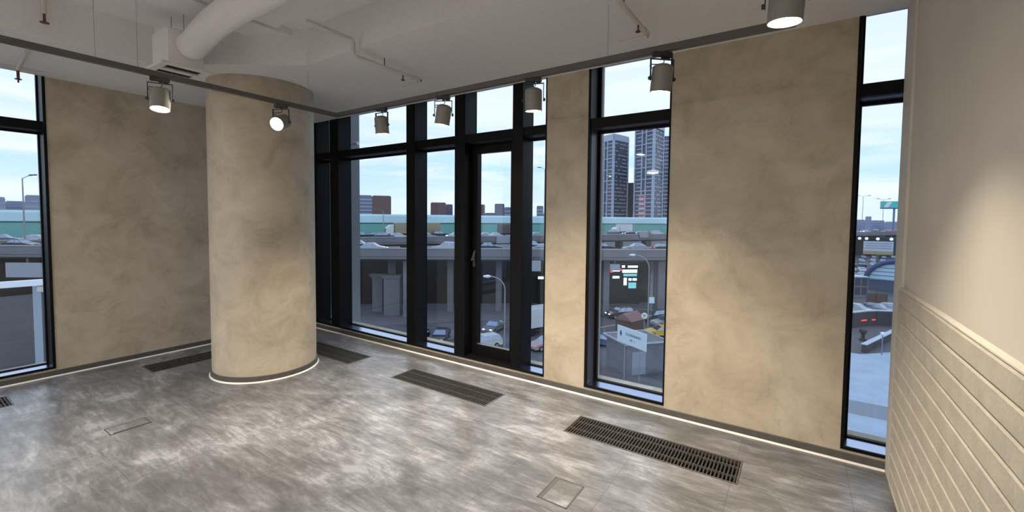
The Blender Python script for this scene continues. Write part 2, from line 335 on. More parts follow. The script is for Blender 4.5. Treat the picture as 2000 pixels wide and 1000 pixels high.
# ------------------------------------------------------------------ glazing
def frame_h(S, pairs): pass
YF, YBk, YG = YW + .0, YW + .165, YW + .185
def plane_map(kind):
    """maps (a along wall, d depth outward, z) to world"""
    if kind == 'W': return lambda a0, a1, d0, d1, z0, z1: (a0, a1, YW + d0, YW + d1, z0, z1)
    return lambda a0, a1, d0, d1, z0, z1: (XL - d1, XL - d0, a0, a1, z0, z1)
ZT0, ZT1 = 2.400, 2.483   # transom
def window(name, kind, a0, a1, mull=(), doorbay=None, liner=False, ZH=ZH + .118, pane_right=True, lastflange=(.02, .02)):
    P = plane_map(kind); t = thing(name, kind='structure')
    D = .165
    fr = MB(); fl, frr = lastflange
    # outer deep lining: flanges
    fr.box(*P(a0, a0 + fl, -.006, D, ZS, ZH)); fr.box(*P(a1 - frr, a1, -.006, D, ZS, ZH))
    fr.box(*P(a0 + fl, a1 - frr, -.006, .012, ZS, ZS + .022)); fr.box(*P(a0 + fl, a1 - frr, .0, D, ZH - .02, ZH))
    # back frame ring
    fr.box(*P(a0, a1, D, D + .035, ZS, ZS + .030)); fr.box(*P(a0, a1, D, D + .035, ZH - .04, ZH))
    fr.box(*P(a0, a0 + fl + .028, D, D + .035, ZS + .030, ZH - .04)); fr.box(*P(a1 - frr - .012, a1, D, D + .035, ZS + .030, ZH - .04))
    fr.build('frame', M_black, t, bevel=.002)
    xs_ = [a0 + fl] + [v for mm_ in mull for v in mm_] + [a1 - frr]
    bays = [(xs_[i], xs_[i + 1]) for i in range(0, len(xs_), 2)]
    for mm_ in mull:
        MB().box(*P(mm_[0], mm_[1], -.004, D + .035, ZS, ZH)).build('mullion', M_black, t, bevel=.003)
    for i, (b0, b1) in enumerate(bays):
        if i != doorbay:
            MB().box(*P(b0, b1, .0125, D, ZS, ZS + .020)).build('sill', M_sill, t)
        else:
            MB().box(*P(b0, b1, .0125, D, ZS, ZS + .020)).build('sill', M_black, t)
        tr = MB(); tr.box(*P(b0, b1, .002, D, ZT0, ZT1)); tr.box(*P(b0, b1, D, D + .035, ZT0 - .024, ZT1 + .02)); tr.build('transom', M_black, t, bevel=.002)
        MB().box(*P(b0, b1, .03, D - .01, ZT0 - .003, ZT0 - .0005)).build('transom_soffit', M_jamb, t)
        MB().box(*P(b0, b1, D + .014, D + .02, ZT1 + .02, ZH - .04)).build('pane', M_glass, t)
        if i != doorbay: MB().box(*P(b0, b1, D + .014, D + .02, ZS + .030, ZT0 - .024)).build('pane', M_glass, t)
        if liner: MB().box(*P(b0 + .0003, b0 + .004, .014, D - .012, ZS + .024, ZT0 - .004)).build('jamb_liner', M_jamb, t)
    return t, bays
window('window_1', 'L', LW0[0], LW0[1], liner=True, lastflange=(.02, .022))
t2, bays = window('window_2', 'W', -6.05, -2.019, mull=[(-5.80, -5.72), (-5.405, -5.22), (-3.906, -3.765), (-3.155, -3.01), (-2.404, -2.285)], doorbay=4, lastflange=(.16, .012))
window('window_3', 'W', -1.600, -.893, liner=True, lastflange=(.022, .012))
window('window_4', 'W', .262, .60, lastflange=(.020, .004))
# door leaf
b0, b1 = -3.01, -2.404
t = thing('door_1', kind='structure', loc=(b0, YW + .12, ZS))
z0, z1 = .021, ZT0 - .03 - ZS; w_ = b1 - b0
d = MB(); d.box(.002, .075, 0, .07, z0, z1).box(w_ - .10, w_ - .002, 0, .07, z0, z1).box(.075, w_ - .10, 0, .07, z0, z0 + .115).box(.075, w_ - .10, 0, .07, z1 - .075, z1)
d.build('door_leaf', M_black, t, bevel=.004)
MB().box(.075, w_ - .10, .035, .041, z0 + .115, z1 - .075).build('pane', M_glass, t)
MB().box(.075, w_ - .10, .004, .034, z0 + .1152, z0 + .122).build('glazing_bead', mat('satin grey bead', (.2, .2, .2), .3, metal=.6), t)
hd = MB(); hd.box(.024, .052, -.012, 0, .99, 1.14); hd.tube([(.038, -.012, 1.065), (.038, -.05, 1.065), (.060, -.055, 1.10), (.085, -.055, 1.17)], .009, 10)
ho = hd.build('door_handle', mat('handle metal', (.12, .12, .12), .35, metal=.7), t)
MB().box(w_ - .08, w_ - .05, -.004, 0, z0 + .05, z0 + .06).build('hinge_cap', M_brass, t)

# ------------------------------------------------------------------ lighting track
ZTK = 2.56; TX0, TX1, TY = -3.775, -.075, 2.59
t = thing('lighting_track', 'rectangular loop of slim dark grey lighting track hung on wires', 'lighting track', (-2, 1.5, ZTK))
def TB(x0, x1, y0, y1, z0=0, z1=.036): return (x0 + 2, x1 + 2, y0 - 1.5, y1 - 1.5, z0, z1)
hw = .018
MB().box(*TB(TX0 - hw, TX1 + hw, TY - hw, TY + hw)).build('track_rail', M_track, t)
MB().box(*TB(TX0 - hw, TX0 + hw, -2.2, TY - hw - .0005)).build('track_rail', M_track, t)
MB().box(*TB(TX1 - hw, TX1 + hw, -2.2, TY - hw - .0005)).build('track_rail', M_track, t)
MB().box(*TB(TX0 - hw, TX1 + hw, -2.236, -2.2005)).build('track_rail', M_track, t)
for (x, y, zc_) in [(TX0, .866, ZR), (TX0, 1.08, ZR), (TX0, -1.2, ZR), (TX0, 2.3, ZR), (-1.03, TY, ZP), (TX1, .6, ZR), (TX1, 2.2, ZR)]:
    MB().tube([(x + 2, y - 1.5, .036), (x + 2, y - 1.5, zc_ - ZTK)], .0014, 6).build('hanger_wire', M_wire, t)
# spot lamp
BR, BL = .0585, .150
def make_lamp():
    t = thing('track_spotlight')
    MB().box(-.055, .055, -.016, .016, -.026, -.0005).box(.016, .05, -.013, .013, -.034, -.026).build('track_adapter', M_lampdark, t, bevel=.002)
    w = .071; top = -.036; piv = -.150
    MB().tube([(0, 0, -.026), (0, 0, top - .006)], .008, 12).build('swivel_stem', M_lampdark, t, smooth=True)
    b = MB(); b.box(-w, w, -.008, .008, top - .006, top - .002).box(-w, -w + .003, -.008, .008, piv - .012, top - .006).box(w - .003, w, -.008, .008, piv - .012, top - .006)
    b.build('bracket', M_lampdark, t)
    cb = MB(); cb.tube([(0.01, 0, -.03), (.012, 0, -.055), (0, .004, -.066), (-.03, .006, -.068), (-.062, .006, -.070), (-.072, .008, -.078), (-.060, .01, -.088), (-.035, .01, -.092)], .0028, 8).build('cable', M_lampdark, t, smooth=True)
    h = MB(); n = 40
    prof = [(0.0001, BL / 2 + .004), (BR * .55, BL / 2 + .004), (BR * .9, BL / 2 - .006), (BR, BL / 2 - .014), (BR, -BL / 2), (BR - .003, -BL / 2), (BR - .006, -BL / 2 + .022), (0.0001, -BL / 2 + .024)]
    h.lathe(prof, n); body = h.build('lamp_body', M_lampgrey, t, smooth=True)
    body.location = (0, 0, piv)
    le = MB(); le.lathe([(.0001, -BL / 2 + .007), (BR * .5, -BL / 2 + .0065), (BR - .008, -BL / 2 + .006), (BR - .008, -BL / 2 + .012), (.0001, -BL / 2 + .012)], n)
    lens = le.build('lens', M_lens, body, smooth=True)
    for s in (-1, 1):
        kb = MB(); kb.tube([(s * (w + .0005), 0, piv), (s * (w + .010), 0, piv)], .010, 14).build('knob', M_lampdark, t, smooth=True)
    sp = bpy.data.lights.new('lamp_beam', 'SPOT'); sp.energy = 1; sp.color = (1.0, .85, .64); sp.spot_size = math.radians(106); sp.spot_blend = 1.0; sp.shadow_soft_size = .03
    so = bpy.data.objects.new('lamp_beam', sp); C.objects.link(so); so.parent = body; so.location = (0, 0, -BL / 2 - .002)
    return t
LAMPS = [  # x, y, rot z, tilt(x), tilt(y), label, watts
    (-3.775, 1.20, PI / 2 - .5, -.22, 0, 'grey track spotlight with glowing underside left of the round column', 34),
    (-3.775, 2.05, .55, -1.15, 0, 'track spotlight turned towards the viewer, glaring in front of the round column', 26),
    (-3.12, TY, .1, .12, 0, 'grey track spotlight with full rectangular bracket visible, first right of the track corner', 34),
    (-2.39, TY, .5, .10, .17, 'grey track spotlight leaning to the left in front of the pane beside the door', 34),
    (-1.56, TY, .35, .10, 0, 'grey track spotlight beside the plaster strip between door group and narrow window', 34),
    (-.70, TY, .75, .14, .03, 'grey track spotlight at the top right corner of the narrow window', 36),
    (-.075, 1.93, .0, .05, .06, 'largest grey track spotlight, cut by the top edge above the wide plaster wall', 30),
]
EXTRA = [(-.075, -.25, 0, 0, 0), (-.075, -1.5, 0, 0, 0), (-3.775, -.4, PI / 2, 0, 0), (-2.9, -2.218, 0, 0, 0), (-1.2, -2.218, 0, 0, 0)]  # unseen lamps added on the track to lift the room's ambient light
proto = make_lamp()
for i, (x, y, rz, tx, ty, lab, wt) in enumerate(LAMPS + [(*e, 'added grey track spotlight for fill light on the track behind the viewer, ' + w_, 30) for e, w_ in zip(EXTRA, ('nearest on the right side', 'farther on the right side', 'on the left side', 'left on the rear rail', 'right on the rear rail'))]):
    o = proto if i == 0 else copy_tree(proto)
    o.location = (x, y, ZTK); o.rotation_euler = (0, 0, rz)
    tag(o, lab, 'spotlight', 'spotlights on the lighting track')
    if i == 6: o.location.z -= .0
    for ch in o.children:
        if ch.name.startswith('lamp_body'):
            ch.rotation_euler = (tx, ty, 0)
            for g in ch.children:
                if g.type == 'LIGHT':
                    g.data = g.data.copy(); g.data.energy = wt * 5.2
# ------------------------------------------------------------------ sprinkler pipes
def pipe(label, x, yb, ye, zu, zl, bar_y, back=-1.4):
    t = thing('sprinkler_pipe', label, 'sprinkler pipe', (x, yb, zl), group='sprinkler pipes below the ceiling')
    MB().tube([(0, back, zu - zl), (0, -.02, zu - zl), (0, 0, zu - zl - .02), (0, 0, .02), (0, .02, 0), (0, ye - yb, 0)], .014, 12).build('pipe', M_white, t, smooth=True)
    MB().tube([(0, ye - yb - .05, 0), (0, ye - yb + .03, 0)], .019, 12).build('coupling', M_white, t, smooth=True)
    MB().tube([(0, ye - yb + .03, 0), (0, ye - yb + .05, 0)], .011, 10).build('end_plug', M_brass, t, smooth=True)
    MB().tube([(-.19, ye - yb - .0, -.028), (0.01, ye - yb - .0, -.028)], .010, 8).build('hanger_bar', M_white, t, smooth=True)
    MB().tube([(0, bar_y, -.012), (0, bar_y, -.05)], [.006, .006], 8).tube([(0, bar_y, -.05), (0, bar_y, -.056)], .016, 12).build('deflector_head', M_brass, t, smooth=True)
    MB().tube([(0, (ye - yb) * .45, .012), (0, (ye - yb) * .45, ZP - zl)], .004, 6).build('hanger_rod', M_brass, t)
pipe('white sprinkler pipe stepping down over the soffit edge above the first window lamp', -2.92, SY - .045, 2.82, 2.96, 2.84, .50, -.38)
pipe('white sprinkler pipe crossing the soffit above the narrow window', -.905, SY - .045, 2.94, 2.96, 2.84, .62)
t = thing('sprinkler_pipe', 'white sprinkler pipe over the left window with a head hanging before the glass', 'sprinkler pipe', (-5.66, .80, 2.74), group='sprinkler pipes below the ceiling')
MB().tube([(.5, -.02, .145), (.3, -.01, .13), (0, 0, .10)], .013, 12).build('pipe', M_white, t, smooth=True)
MB().tube([(0, -.1, .115), (0, .30, .115)], .010, 10).build('hanger_bar', M_white, t, smooth=True)
MB().tube([(0, 0, .10), (0, 0, .02)], .010, 10).tube([(0, 0, .02), (0, 0, .014)], .022, 14).tube([(0, 0, .014), (0, 0, -.012)], .006, 8).build('deflector_head', M_brass, t, smooth=True)
t = thing('ceiling_sprinkler', 'small brass upright sprinkler high on the left, above the left window', 'sprinkler', (-4.85, .83, 3.05 - .14 - .06))
t.location = (-4.66, .80, 3.03)
MB().tube([(0, 0, -.03), (0, 0, .03)], .008, 10).tube([(0, 0, -.03), (0, 0, -.036)], .026, 14).build('head_body', M_brass, t, smooth=True)
MB().tube([(0, 0, .03), (0, 0, ZR - 3.03)], .016, 10).build('drop_pipe', M_white, t, smooth=True)
t = thing('ceiling_sprinkler', 'dark sprinkler head beside the elbow of the round duct', 'sprinkler', (-3.98, 1.60, 3.06))
MB().tube([(0, 0, -.02), (0, 0, .03)], .007, 10).tube([(0, 0, -.02), (0, 0, -.026)], .022, 14).build('head_body', M_brass, t, smooth=True)
MB().tube([(0, 0, .03), (0, 0, 3.155 - 3.06)], .009, 10).build('drop_pipe', M_white, t, smooth=True)
#EXTERIOR
# ------------------------------------------------------------------ unseen dish pendants added as room fill; two also reflect in the narrow window
M_opal = mat('opal fill glow', (1, 1, 1), .5, emit=(1.0, .94, .86), estr=5)
for i, (x, y, lab) in enumerate([(-5.0, -5.0, 'added opal dish pendant for fill light behind the viewer, near the left wall'), (-3.5, -4.7, 'added opal dish pendant for fill light behind the viewer, in the middle'),
                                (-.95, -3.4, 'added opal dish pendant for fill light behind the viewer, near the right wall'), (-5.0, -2.4, 'added opal dish pendant for fill light behind the viewer, by the left window')]):
    t = thing('fill_pendant', lab, 'added fill lamp', (x, y, 2.93), group='added fill pendants behind the viewer')
    MB().lathe([(.0001, -.035), (.10, -.03), (.15, -.015), (.165, .005), (.15, .025), (.08, .045), (.0001, .06)], 32).build('dish', M_opal, t, smooth=True)
    MB().tube([(0, 0, .06), (0, 0, .288)], .004, 8).tube([(0, 0, .265), (0, 0, .288)], .05, 20).build('cord', M_lampdark, t, smooth=True)
    pl = bpy.data.lights.new('fill_light', 'AREA'); pl.shape = 'DISK'; pl.size = .30; pl.energy = 105; pl.color = (1.0, .95, .89)
    po = bpy.data.objects.new('fill_light', pl); C.objects.link(po); po.parent = t; po.location = (0, 0, -.037)
# ================================================================== the view outside
def dirpx(px, py): return F_ + R_ * ((px - 1000) / FPX) + U_ * ((CY - py) / FPX)
def G(px, py, z):              # point on a level at height z (relative to the eye) seen at a pixel
    d = dirpx(px, py); return EYE + d * (z / d.z)
def Az(px, dist, z):           # point in the compass direction of a pixel column, at a level distance
    d = dirpx(px, 430); d.z = 0; d.normalize(); p = EYE + d * dist; return Vector((p.x, p.y, 1.6 + z))
GZ = -16.0; ZG = GZ + 1.6
M_asph = mat('asphalt', (.105, .11, .125), .7, noise=(.15, .25))
M_pave = mat('pale paving', (.16, .165, .185), .8, noise=(.3, .12))
M_snow = mat('frosted plaza paving', (.36, .46, .58), .6, noise=(.5, .12))
M_band = mat('grey paving band', (.22, .26, .31), .7)
M_conc = mat('viaduct concrete', (.20, .21, .235), .85, noise=(.2, .15))
M_concd = mat('darker concrete', (.13, .135, .15), .85, noise=(.2, .15))
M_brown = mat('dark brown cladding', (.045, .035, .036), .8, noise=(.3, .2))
M_darkground = mat('dark ground stand-in', (.022, .022, .028), .8, noise=(.4, .3))
MB().box(-900, 900, YW + 8, 1600, ZG - 1, ZG).box(-900, -14, -300, YW + 8, ZG - 1, ZG).build('ground', M_asph, kind='structure')
box('ground', M_asph, (-14, 900, YW + .4, YW + 8, ZG - 1, ZG), kind='structure')
def polyflat(name, pts, mt, dz, th=.04, kind='structure'):
    return MB().prism([(p[0], p[1]) for p in pts], ZG + dz - th, ZG + dz).build(name, mt, kind=kind)
polyflat('ground', [G(655, 640, GZ), G(1010, 624, GZ), G(1120, 600, GZ), G(1310, 590, GZ), G(1310, 575, GZ), G(655, 600, GZ)], M_pave, .05)
polyflat('ground', [(3.0, 20), (18, 20), (18, 73), (9.8, 69.7), (6.4, 66.3), (3.4, 66.3)], M_snow, .06)
polyflat('ground', [(3.0, 45.2), (18, 45.2), (18, 48.6), (3.0, 48.6)], M_band, .075)
polyflat('ground', [G(820, 668, GZ), G(852, 648, GZ), G(905, 640, GZ), G(905, 656, GZ), G(850, 672, GZ)], M_pave, .05)
mk = MB()
for a, b in (((1170, 640), (1215, 632)), ((1235, 628), (1262, 618)), ((1050, 676), (1075, 671)), ((1045, 716), (1075, 706)), ((1170, 600), (1300, 606)), ((985, 690), (1010, 686))):
    p, q = G(*a, GZ), G(*b, GZ); n_ = Vector((-(q - p).y, (q - p).x, 0)).normalized() * .09
    mk.prism([tuple((p - n_)[:2]), tuple((q - n_)[:2]), tuple((q + n_)[:2]), tuple((p + n_)[:2])], ZG + .001, ZG + .012)
o = mk.build('lane_marking', mat('road paint', (.6, .62, .66), .7)); tag(o, 'thin white lane lines painted on the street below the windows', 'road marking', kind='stuff')
# ---- viaducts
def ribbon(path, prof):
    """sweep a closed (offset, z) profile along a plan polyline; offset is measured to the left of travel"""
    mb = MB(); vs = []; k = len(prof)
    for i, p in enumerate(path):
        a = Vector(path[max(i - 1, 0)]); b = Vector(path[min(i + 1, len(path) - 1)]); d = (b - a).normalized(); n = Vector((-d.y, d.x))
        vs += [(p[0] + n.x * o_, p[1] + n.y * o_, z_ + 1.6) for o_, z_ in prof]
    fs = []
    for i in range(len(path) - 1):
        for j in range(k): fs.append((i * k + j, i * k + (j + 1) % k, (i + 1) * k + (j + 1) % k, (i + 1) * k + j))
    fs += [tuple(range(k - 1, -1, -1)), tuple(range((len(path) - 1) * k, len(path) * k))]
    return mb.add(vs, fs)
PA = [(-178, -44.5), (-97.6, 13.2), (-56.7, 42.4), (-22.7, 67.9), (-15.5, 74), (-8, 82.5), (-3.5, 92), (-2, 104), (-2.5, 125), (-6, 170)]
PB = [(-190, -120), (-112, 16), (-82, 62.5), (-63, 95), (-41.7, 134), (21, 244), (75, 338), (160, 480)]
def viaduct(path, zpar, deck, bot, width, label, piers, ground=GZ):
    t = thing('viaduct', label, 'viaduct', (0, 0, 0), group='road viaducts behind the street')
    ribbon(path, [(0, deck - .25), (0, deck - .9), (2.2, bot), (width - 2.2, bot), (width, deck - .9), (width, deck)]).build('deck', M_conc, t)
    ribbon(path, [(-.12, deck - .45), (.35, deck - .2), (.35, zpar - .08), (.28, zpar), (-.02, zpar), (-.12, zpar - .1)]).build('parapet', M_conc, t)
    ribbon(path, [(-.2, zpar - .16), (-.125, zpar - .16), (-.125, zpar - .04), (-.2, zpar - .04)]).build('edge_rail', mat('galvanised rail', (.42, .44, .48), .4), t)
    for (x, y, w, d, rz, top) in piers:
        MB().box(-w / 2, w / 2, -d / 2, d / 2, ZG, top + 1.6).xf(Matrix.Rotation(rz, 4, 'Z')).build('pier', M_conc, t, bevel=.05).location = (x, y, 0)
    return t
def on_path(path, px, off):
    d = dirpx(px, 430); d = Vector((d.x, d.y))
    best = None
    for i in range(len(path) - 1):
        a = Vector(path[i]); b = Vector(path[i + 1]); e = (b - a).normalized(); n = Vector((-e.y, e.x)); a2 = a + n * off; b2 = b + n * off
        den = d.x * (-e.y) + d.y * e.x
        if abs(den) < 1e-9: continue
        t_ = (a2.x * (-e.y) + a2.y * e.x) / den; s_ = (d * t_ - a2).dot(e)
        if t_ > 0 and -.5 <= s_ <= (b2 - a2).length + .5:
            if best is None or t_ < best[0]: best = (t_, d * t_, e)
    return best[1], math.atan2(best[2].y, best[2].x)
def pier_at(path, px, off, w, d, top):
    p, a = on_path(path, px, off); return (p.x, p.y, w, d, a, top)
WA = 9.5
viaduct(PA, -4.7, -5.6, -6.95, WA, 'nearer lower road viaduct with plain concrete parapet above the dark underpass',
        [pier_at(PA, 795, 2, 1.1, 1.3, -6.9), pier_at(PA, 1294, 2.5, 1.9, 1.9, -6.9), pier_at(PA, 765, 7, 1.1, 1.1, -6.9), pier_at(PA, 975, 6.5, 1.0, 1.0, -6.9), pier_at(PA, 1185, 3, 1.0, 1.2, -6.9), pier_at(PA, 880, 6, 1.0, 1.2, -6.9)])
viaduct(PB, -4.5, -5.4, -6.9, 34, 'farther wide road viaduct packed with traffic in front of the green noise barrier',
        [pier_at(PB, px, 5, 2.2, 2.2, -6.9) for px in (705, 860, 1055, 1263, 1710, 1752)] + [pier_at(PB, px, 18, 2, 2, -6.9) for px in (790, 1210, 1736)])
# noise barrier, cut before the far bend so that the right window keeps its open horizon
t = thing('noise_barrier', 'long two tone noise barrier, pale blue above and green below, along the far viaduct', 'noise barrier', (0, 0, 0))
PBn = PB[:5] + [(-10, 190)]
ribbon(PBn, [(33.4, -5.4), (33.7, -5.4), (33.7, -2.0), (33.4, -2.0)]).build('green_panel', mat('green barrier', (.15, .40, .36), .5), t)
ribbon(PBn, [(33.4, -1.7), (33.7, -1.7), (33.9, .2), (34.4, .85), (34.1, .85), (33.6, .3)]).build('clear_panel', mat('pale barrier', (.46, .68, .74), .3, noise=(.06, .1)), t)
ribbon(PBn, [(33.3, -2.0), (33.7, -2.0), (33.7, -1.7), (33.3, -1.7)]).build('dividing_rail', mat('dark green rail', (.03, .09, .09), .5), t)
# dark building and blocks under the viaduct
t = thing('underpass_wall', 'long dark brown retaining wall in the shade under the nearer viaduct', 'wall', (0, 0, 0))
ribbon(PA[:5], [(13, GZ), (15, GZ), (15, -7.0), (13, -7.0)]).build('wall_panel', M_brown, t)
for px, w, h, lab in ((767, 2.6, 6.6, 'pale concrete block with overhanging cap under the viaduct, beside a square pier'), (739, 1.7, 6.3, 'smaller concrete block with sloped cap under the viaduct, seen through the first wide pane')):
    p, a = on_path(PA, px, 4 if px > 750 else 6.5); t = thing('concrete_block', lab, 'concrete block', (p.x, p.y, ZG), rz=a)
    MB().box(-w / 2, w / 2, -.9, .9, 0, h - .5).build('block_body', M_conc, t, bevel=.04)
    MB().prism([(-w / 2 - .6, h), (-w / 2, h - .55), (w / 2, h - .55), (w / 2 + .2, h)], -1.0, 1.0, 'y').build('cap', M_conc, t)
# added dark block that darkens the ground as shade would, left window
t = thing('ground_darkener', 'added dark flat block that darkens the ground at the bottom of the left window', 'building', (-52, 3, ZG))
MB().box(-20, 21, -22, 15.5, 0, 6.6).build('walls', M_darkground, t)
MB().box(-20.4, 21.4, -22.4, 15.9, 6.6, 6.9).build('roof', M_darkground, t)
t = thing('entrance_canopy', 'bright white canopy edge on a slim pale post outside the left window', 'canopy', (0, 0, 0))
p = Az(66, 13.5, -1.60); q = Az(2, 13.5, -1.58); d_ = (q - p).normalized()
MB().tube([p + Vector((0, 0, .02)), p - d_ * .1 + Vector((0, 0, .02)), ], .08, 8).build('bracket', M_white, t)
rz = math.atan2(d_.y, d_.x)
pb = MB().box(-.15, 4.2, -.04, .10, .10, .22).build('canopy_roof', mat('white canopy sheet', (.85, .9, .95), .4), t); pb.location = p; pb.rotation_euler = (0, 0, rz)
pp = MB().box(-.06, .06, -.06, .06, -12.0 , .10).build('post', mat('pale blue grey post', (.30, .36, .44), .5), t); pp.location = p; pp.rotation_euler = (0, 0, rz)
# own building's outer pier
t = thing('facade_pier', 'grey stone facade pier standing outside the leftmost panes of the large window', 'pier', (-6.83, 4.45, 0))
MB().box(-.35, .80, -.30, .10, ZG, 7).build('stone_shaft', mat('grey facade stone', (.17, .19, .20), .7, noise=(1.2, .06)), t)
MB().tube([(.80, -.1, 2.72), (.95, -.1, 2.75)], .015, 8).tube([(.95, -.1, 2.75), (1.03, -.1, 2.745)], .028, 10).build('camera_arm', M_white, t)

# ---- vehicles
M_carglass = mat('car glass', (.26, .33, .44), .08, metal=.75)
M_tyre = mat('tyre', (.012, .012, .012), .8)
M_hl = mat('headlight on', (1, 1, 1), .3, emit=(1, .93, .8), estr=5)
M_hloff = mat('headlight off', (.6, .6, .62), .2)
M_tl = mat('tail light on', (.6, .02, .02), .3, emit=(1, .05, .05), estr=2.5)
M_tloff = mat('tail light', (.25, .01, .01), .3)
PAINT = {k: mat('paint ' + k, c, .3, coat=.5) for k, c in dict(white=(.62, .66, .70), silver=(.34, .37, .41), black=(.015, .016, .02), dark=(.04, .045, .06), blue=(.05, .12, .28), red=(.30, .03, .03),
                                                            yellow=(.75, .46, .03), grey=(.14, .15, .17), brown=(.10, .075, .065), beige=(.30, .25, .16), pink=(.50, .33, .36), orange=(.5, .2, .08)).items()}
def car_meshes(kind):
    L_, Wd = (4.5, 1.8) if kind == 'sedan' else (4.6, 1.86)
    hw_ = Wd / 2
    if kind == 'sedan':
        lower = [(-2.25, .30), (-2.25, .62), (-2.18, .90), (-1.45, .97), (-.95, .98), (.85, .96), (1.55, .86), (2.12, .74), (2.25, .60), (2.25, .30)]
        gh = [(-1.62, .96), (-1.02, 1.40), (.18, 1.43), (.95, .95)]
    else:
        lower = [(-2.3, .34), (-2.3, .72), (-2.24, 1.04), (-1.4, 1.08), (.8, 1.06), (1.5, 1.0), (2.15, .88), (2.3, .70), (2.3, .34)]
        gh = [(-2.15, 1.06), (-1.85, 1.60), (.15, 1.66), (.98, 1.05)]
    body = MB()
    # lofted hull: rounded in section
    secs = [(-hw_, .0), (-hw_ * .98, 1), ]
    vs = []; k = len(lower)
    for yy, sc in ((-hw_ * .94, .0), (-hw_, .5), (hw_, .5), (hw_ * .94, .0)):
        for (x, z) in lower:
            if sc == 0: zz = z - .03 if z > .5 else z + .05; xx = x * .985
            else: zz, xx = z, x
            vs.append((xx, yy, zz))
    fs = [tuple(range(k - 1, -1, -1)), tuple(range(3 * k, 4 * k))]
    for r in range(3):
        for i in range(k): fs.append((r * k + i, r * k + (i + 1) % k, (r + 1) * k + (i + 1) % k, (r + 1) * k + i))
    body.add(vs, fs)
    # roof skin over the glass
    (x0, z0), (x1, z1), (x2, z2), (x3, z3) = gh; wb, wt = hw_ * .93, hw_ * .74
    body.add([(x1 - .05, -wt, z1 - .015), (x2 + .08, -wt, z2 - .02), (x2 + .08, wt, z2 - .02), (x1 - .05, wt, z1 - .015), (x1 + .1, -wt * .9, z1 + .03), (x2 - .1, -wt * .9, z2 + .03), (x2 - .1, wt * .9, z2 + .03), (x1 + .1, wt * .9, z1 + .03)],
             [(0, 1, 2, 3), (7, 6, 5, 4), (0, 4, 5, 1), (1, 5, 6, 2), (2, 6, 7, 3), (3, 7, 4, 0)])
    for s in (-1, 1):   # pillars
        for (xa, za, xb, zb) in ((x0, z0, x1, z1), (x3, z3, x2, z2), ((x0 + x3) / 2 + .1, z0, (x1 + x2) / 2 + .1, z1)):
            body.tube([(xa, s * wb * 1.0, za - .02), (xb, s * wt * 1.01, zb)], .035, 6)
    gl = MB(); g = []
    for (x, z), w in zip(gh, (wb, wt, wt, wb)): g += [(x, -w, z), (x, w, z)]
    gl.add(g, [(0, 1, 3, 2), (2, 3, 5, 4), (4, 5, 7, 6), (6, 7, 1, 0), (0, 2, 4, 6), (1, 7, 5, 3)])
    return body, gl, L_, hw_
def make_car(kind, lights=True):
    body, gl, L_, hw_ = car_meshes(kind)
    t = thing('car')
    bo_ = body.build('car_body', PAINT['white'], t, bevel=.03); bo_.material_slots[0].link = 'OBJECT'; bo_.material_slots[0].material = PAINT['white']
    gl.build('windows', M_carglass, t)
    for sx in (-1.38, 1.38):
        for sy in (-1, 1):
            wo = MB().tube([(0, -.10, 0), (0, .10, 0)], .32, 18).build('wheel', M_tyre, t); wo.location = (sx, sy * (hw_ - .07), .32)
            MB().tube([(0, sy * .101, 0), (0, sy * .112, 0)], .19, 12).build('wheel_rim', PAINT['silver'], wo)
    zl = .66 if kind == 'sedan' else .8
    for sy in (-1, 1):
        a = MB().box(L_ / 2 - .06, L_ / 2 + .015, sy * .55 - .16, sy * .55 + .16, zl - .07, zl + .05).build('headlight', M_hl, t); a.material_slots[0].link = 'OBJECT'; a.material_slots[0].material = M_hloff
        b = MB().box(-L_ / 2 - .015, -L_ / 2 + .06, sy * .60 - .14, sy * .60 + .14, zl + .02, zl + .17).build('tail_light', M_tl, t); b.material_slots[0].link = 'OBJECT'; b.material_slots[0].material = M_tloff
    return t
def make_truck(kind):
    t = thing('truck')
    if kind == 'box': bl, bh, x0 = 5.6, 2.6, -3.6
    else: bl, bh, x0 = 12.4, 2.8, -9.6
    o_ = MB().box(x0, x0 + bl, -1.22, 1.22, 1.05, 1.05 + bh).build('cargo_box', PAINT['white'], t, bevel=.04); o_.material_slots[0].link = 'OBJECT'; o_.material_slots[0].material = PAINT['white']
    cx0 = x0 + bl + .25
    c_ = MB().prism([(cx0, .5), (cx0, 3.4 if kind != 'box' else 2.6), (cx0 + .9, 3.3 if kind != 'box' else 2.6), (cx0 + 1.9, 2.5 if kind != 'box' else 2.0), (cx0 + 2.1, 1.4), (cx0 + 2.1, .5)], -1.15, 1.15, 'y').build('cab', PAINT['white'], t, bevel=.06); c_.material_slots[0].link = 'OBJECT'; c_.material_slots[0].material = PAINT['white']
    zt_ = 2.4 if kind != 'box' else 1.95
    MB().add([(cx0 + 1.93, -1.0, zt_ - .05), (cx0 + 1.93, 1.0, zt_ - .05), (cx0 + 2.12, 1.0, 1.45), (cx0 + 2.12, -1.0, 1.45), (cx0 + 1.6, -1.0, zt_ - .05), (cx0 + 1.6, 1.0, zt_ - .05), (cx0 + 1.8, 1.0, 1.45), (cx0 + 1.8, -1.0, 1.45)],
             [(0, 1, 2, 3), (7, 6, 5, 4), (0, 4, 5, 1), (1, 5, 6, 2), (2, 6, 7, 3), (3, 7, 4, 0)]).build('windscreen', M_carglass, t)
    MB().box(x0 + .2, cx0 + 1.8, -.5, .5, .62, .95).build('chassis', M_tyre, t)
    for x in ([x0 + 1.1, cx0 + 1.0] if kind == 'box' else [x0 + 1.2, x0 + 2.5, cx0 - .9, cx0 + 1.2]):
        for sy in (-1, 1): MB().tube([(x, sy * 1.1 - .14, .5), (x, sy * 1.1 + .14, .5)], .5, 18).build('wheel', M_tyre, t)
    return t
PRO = {}
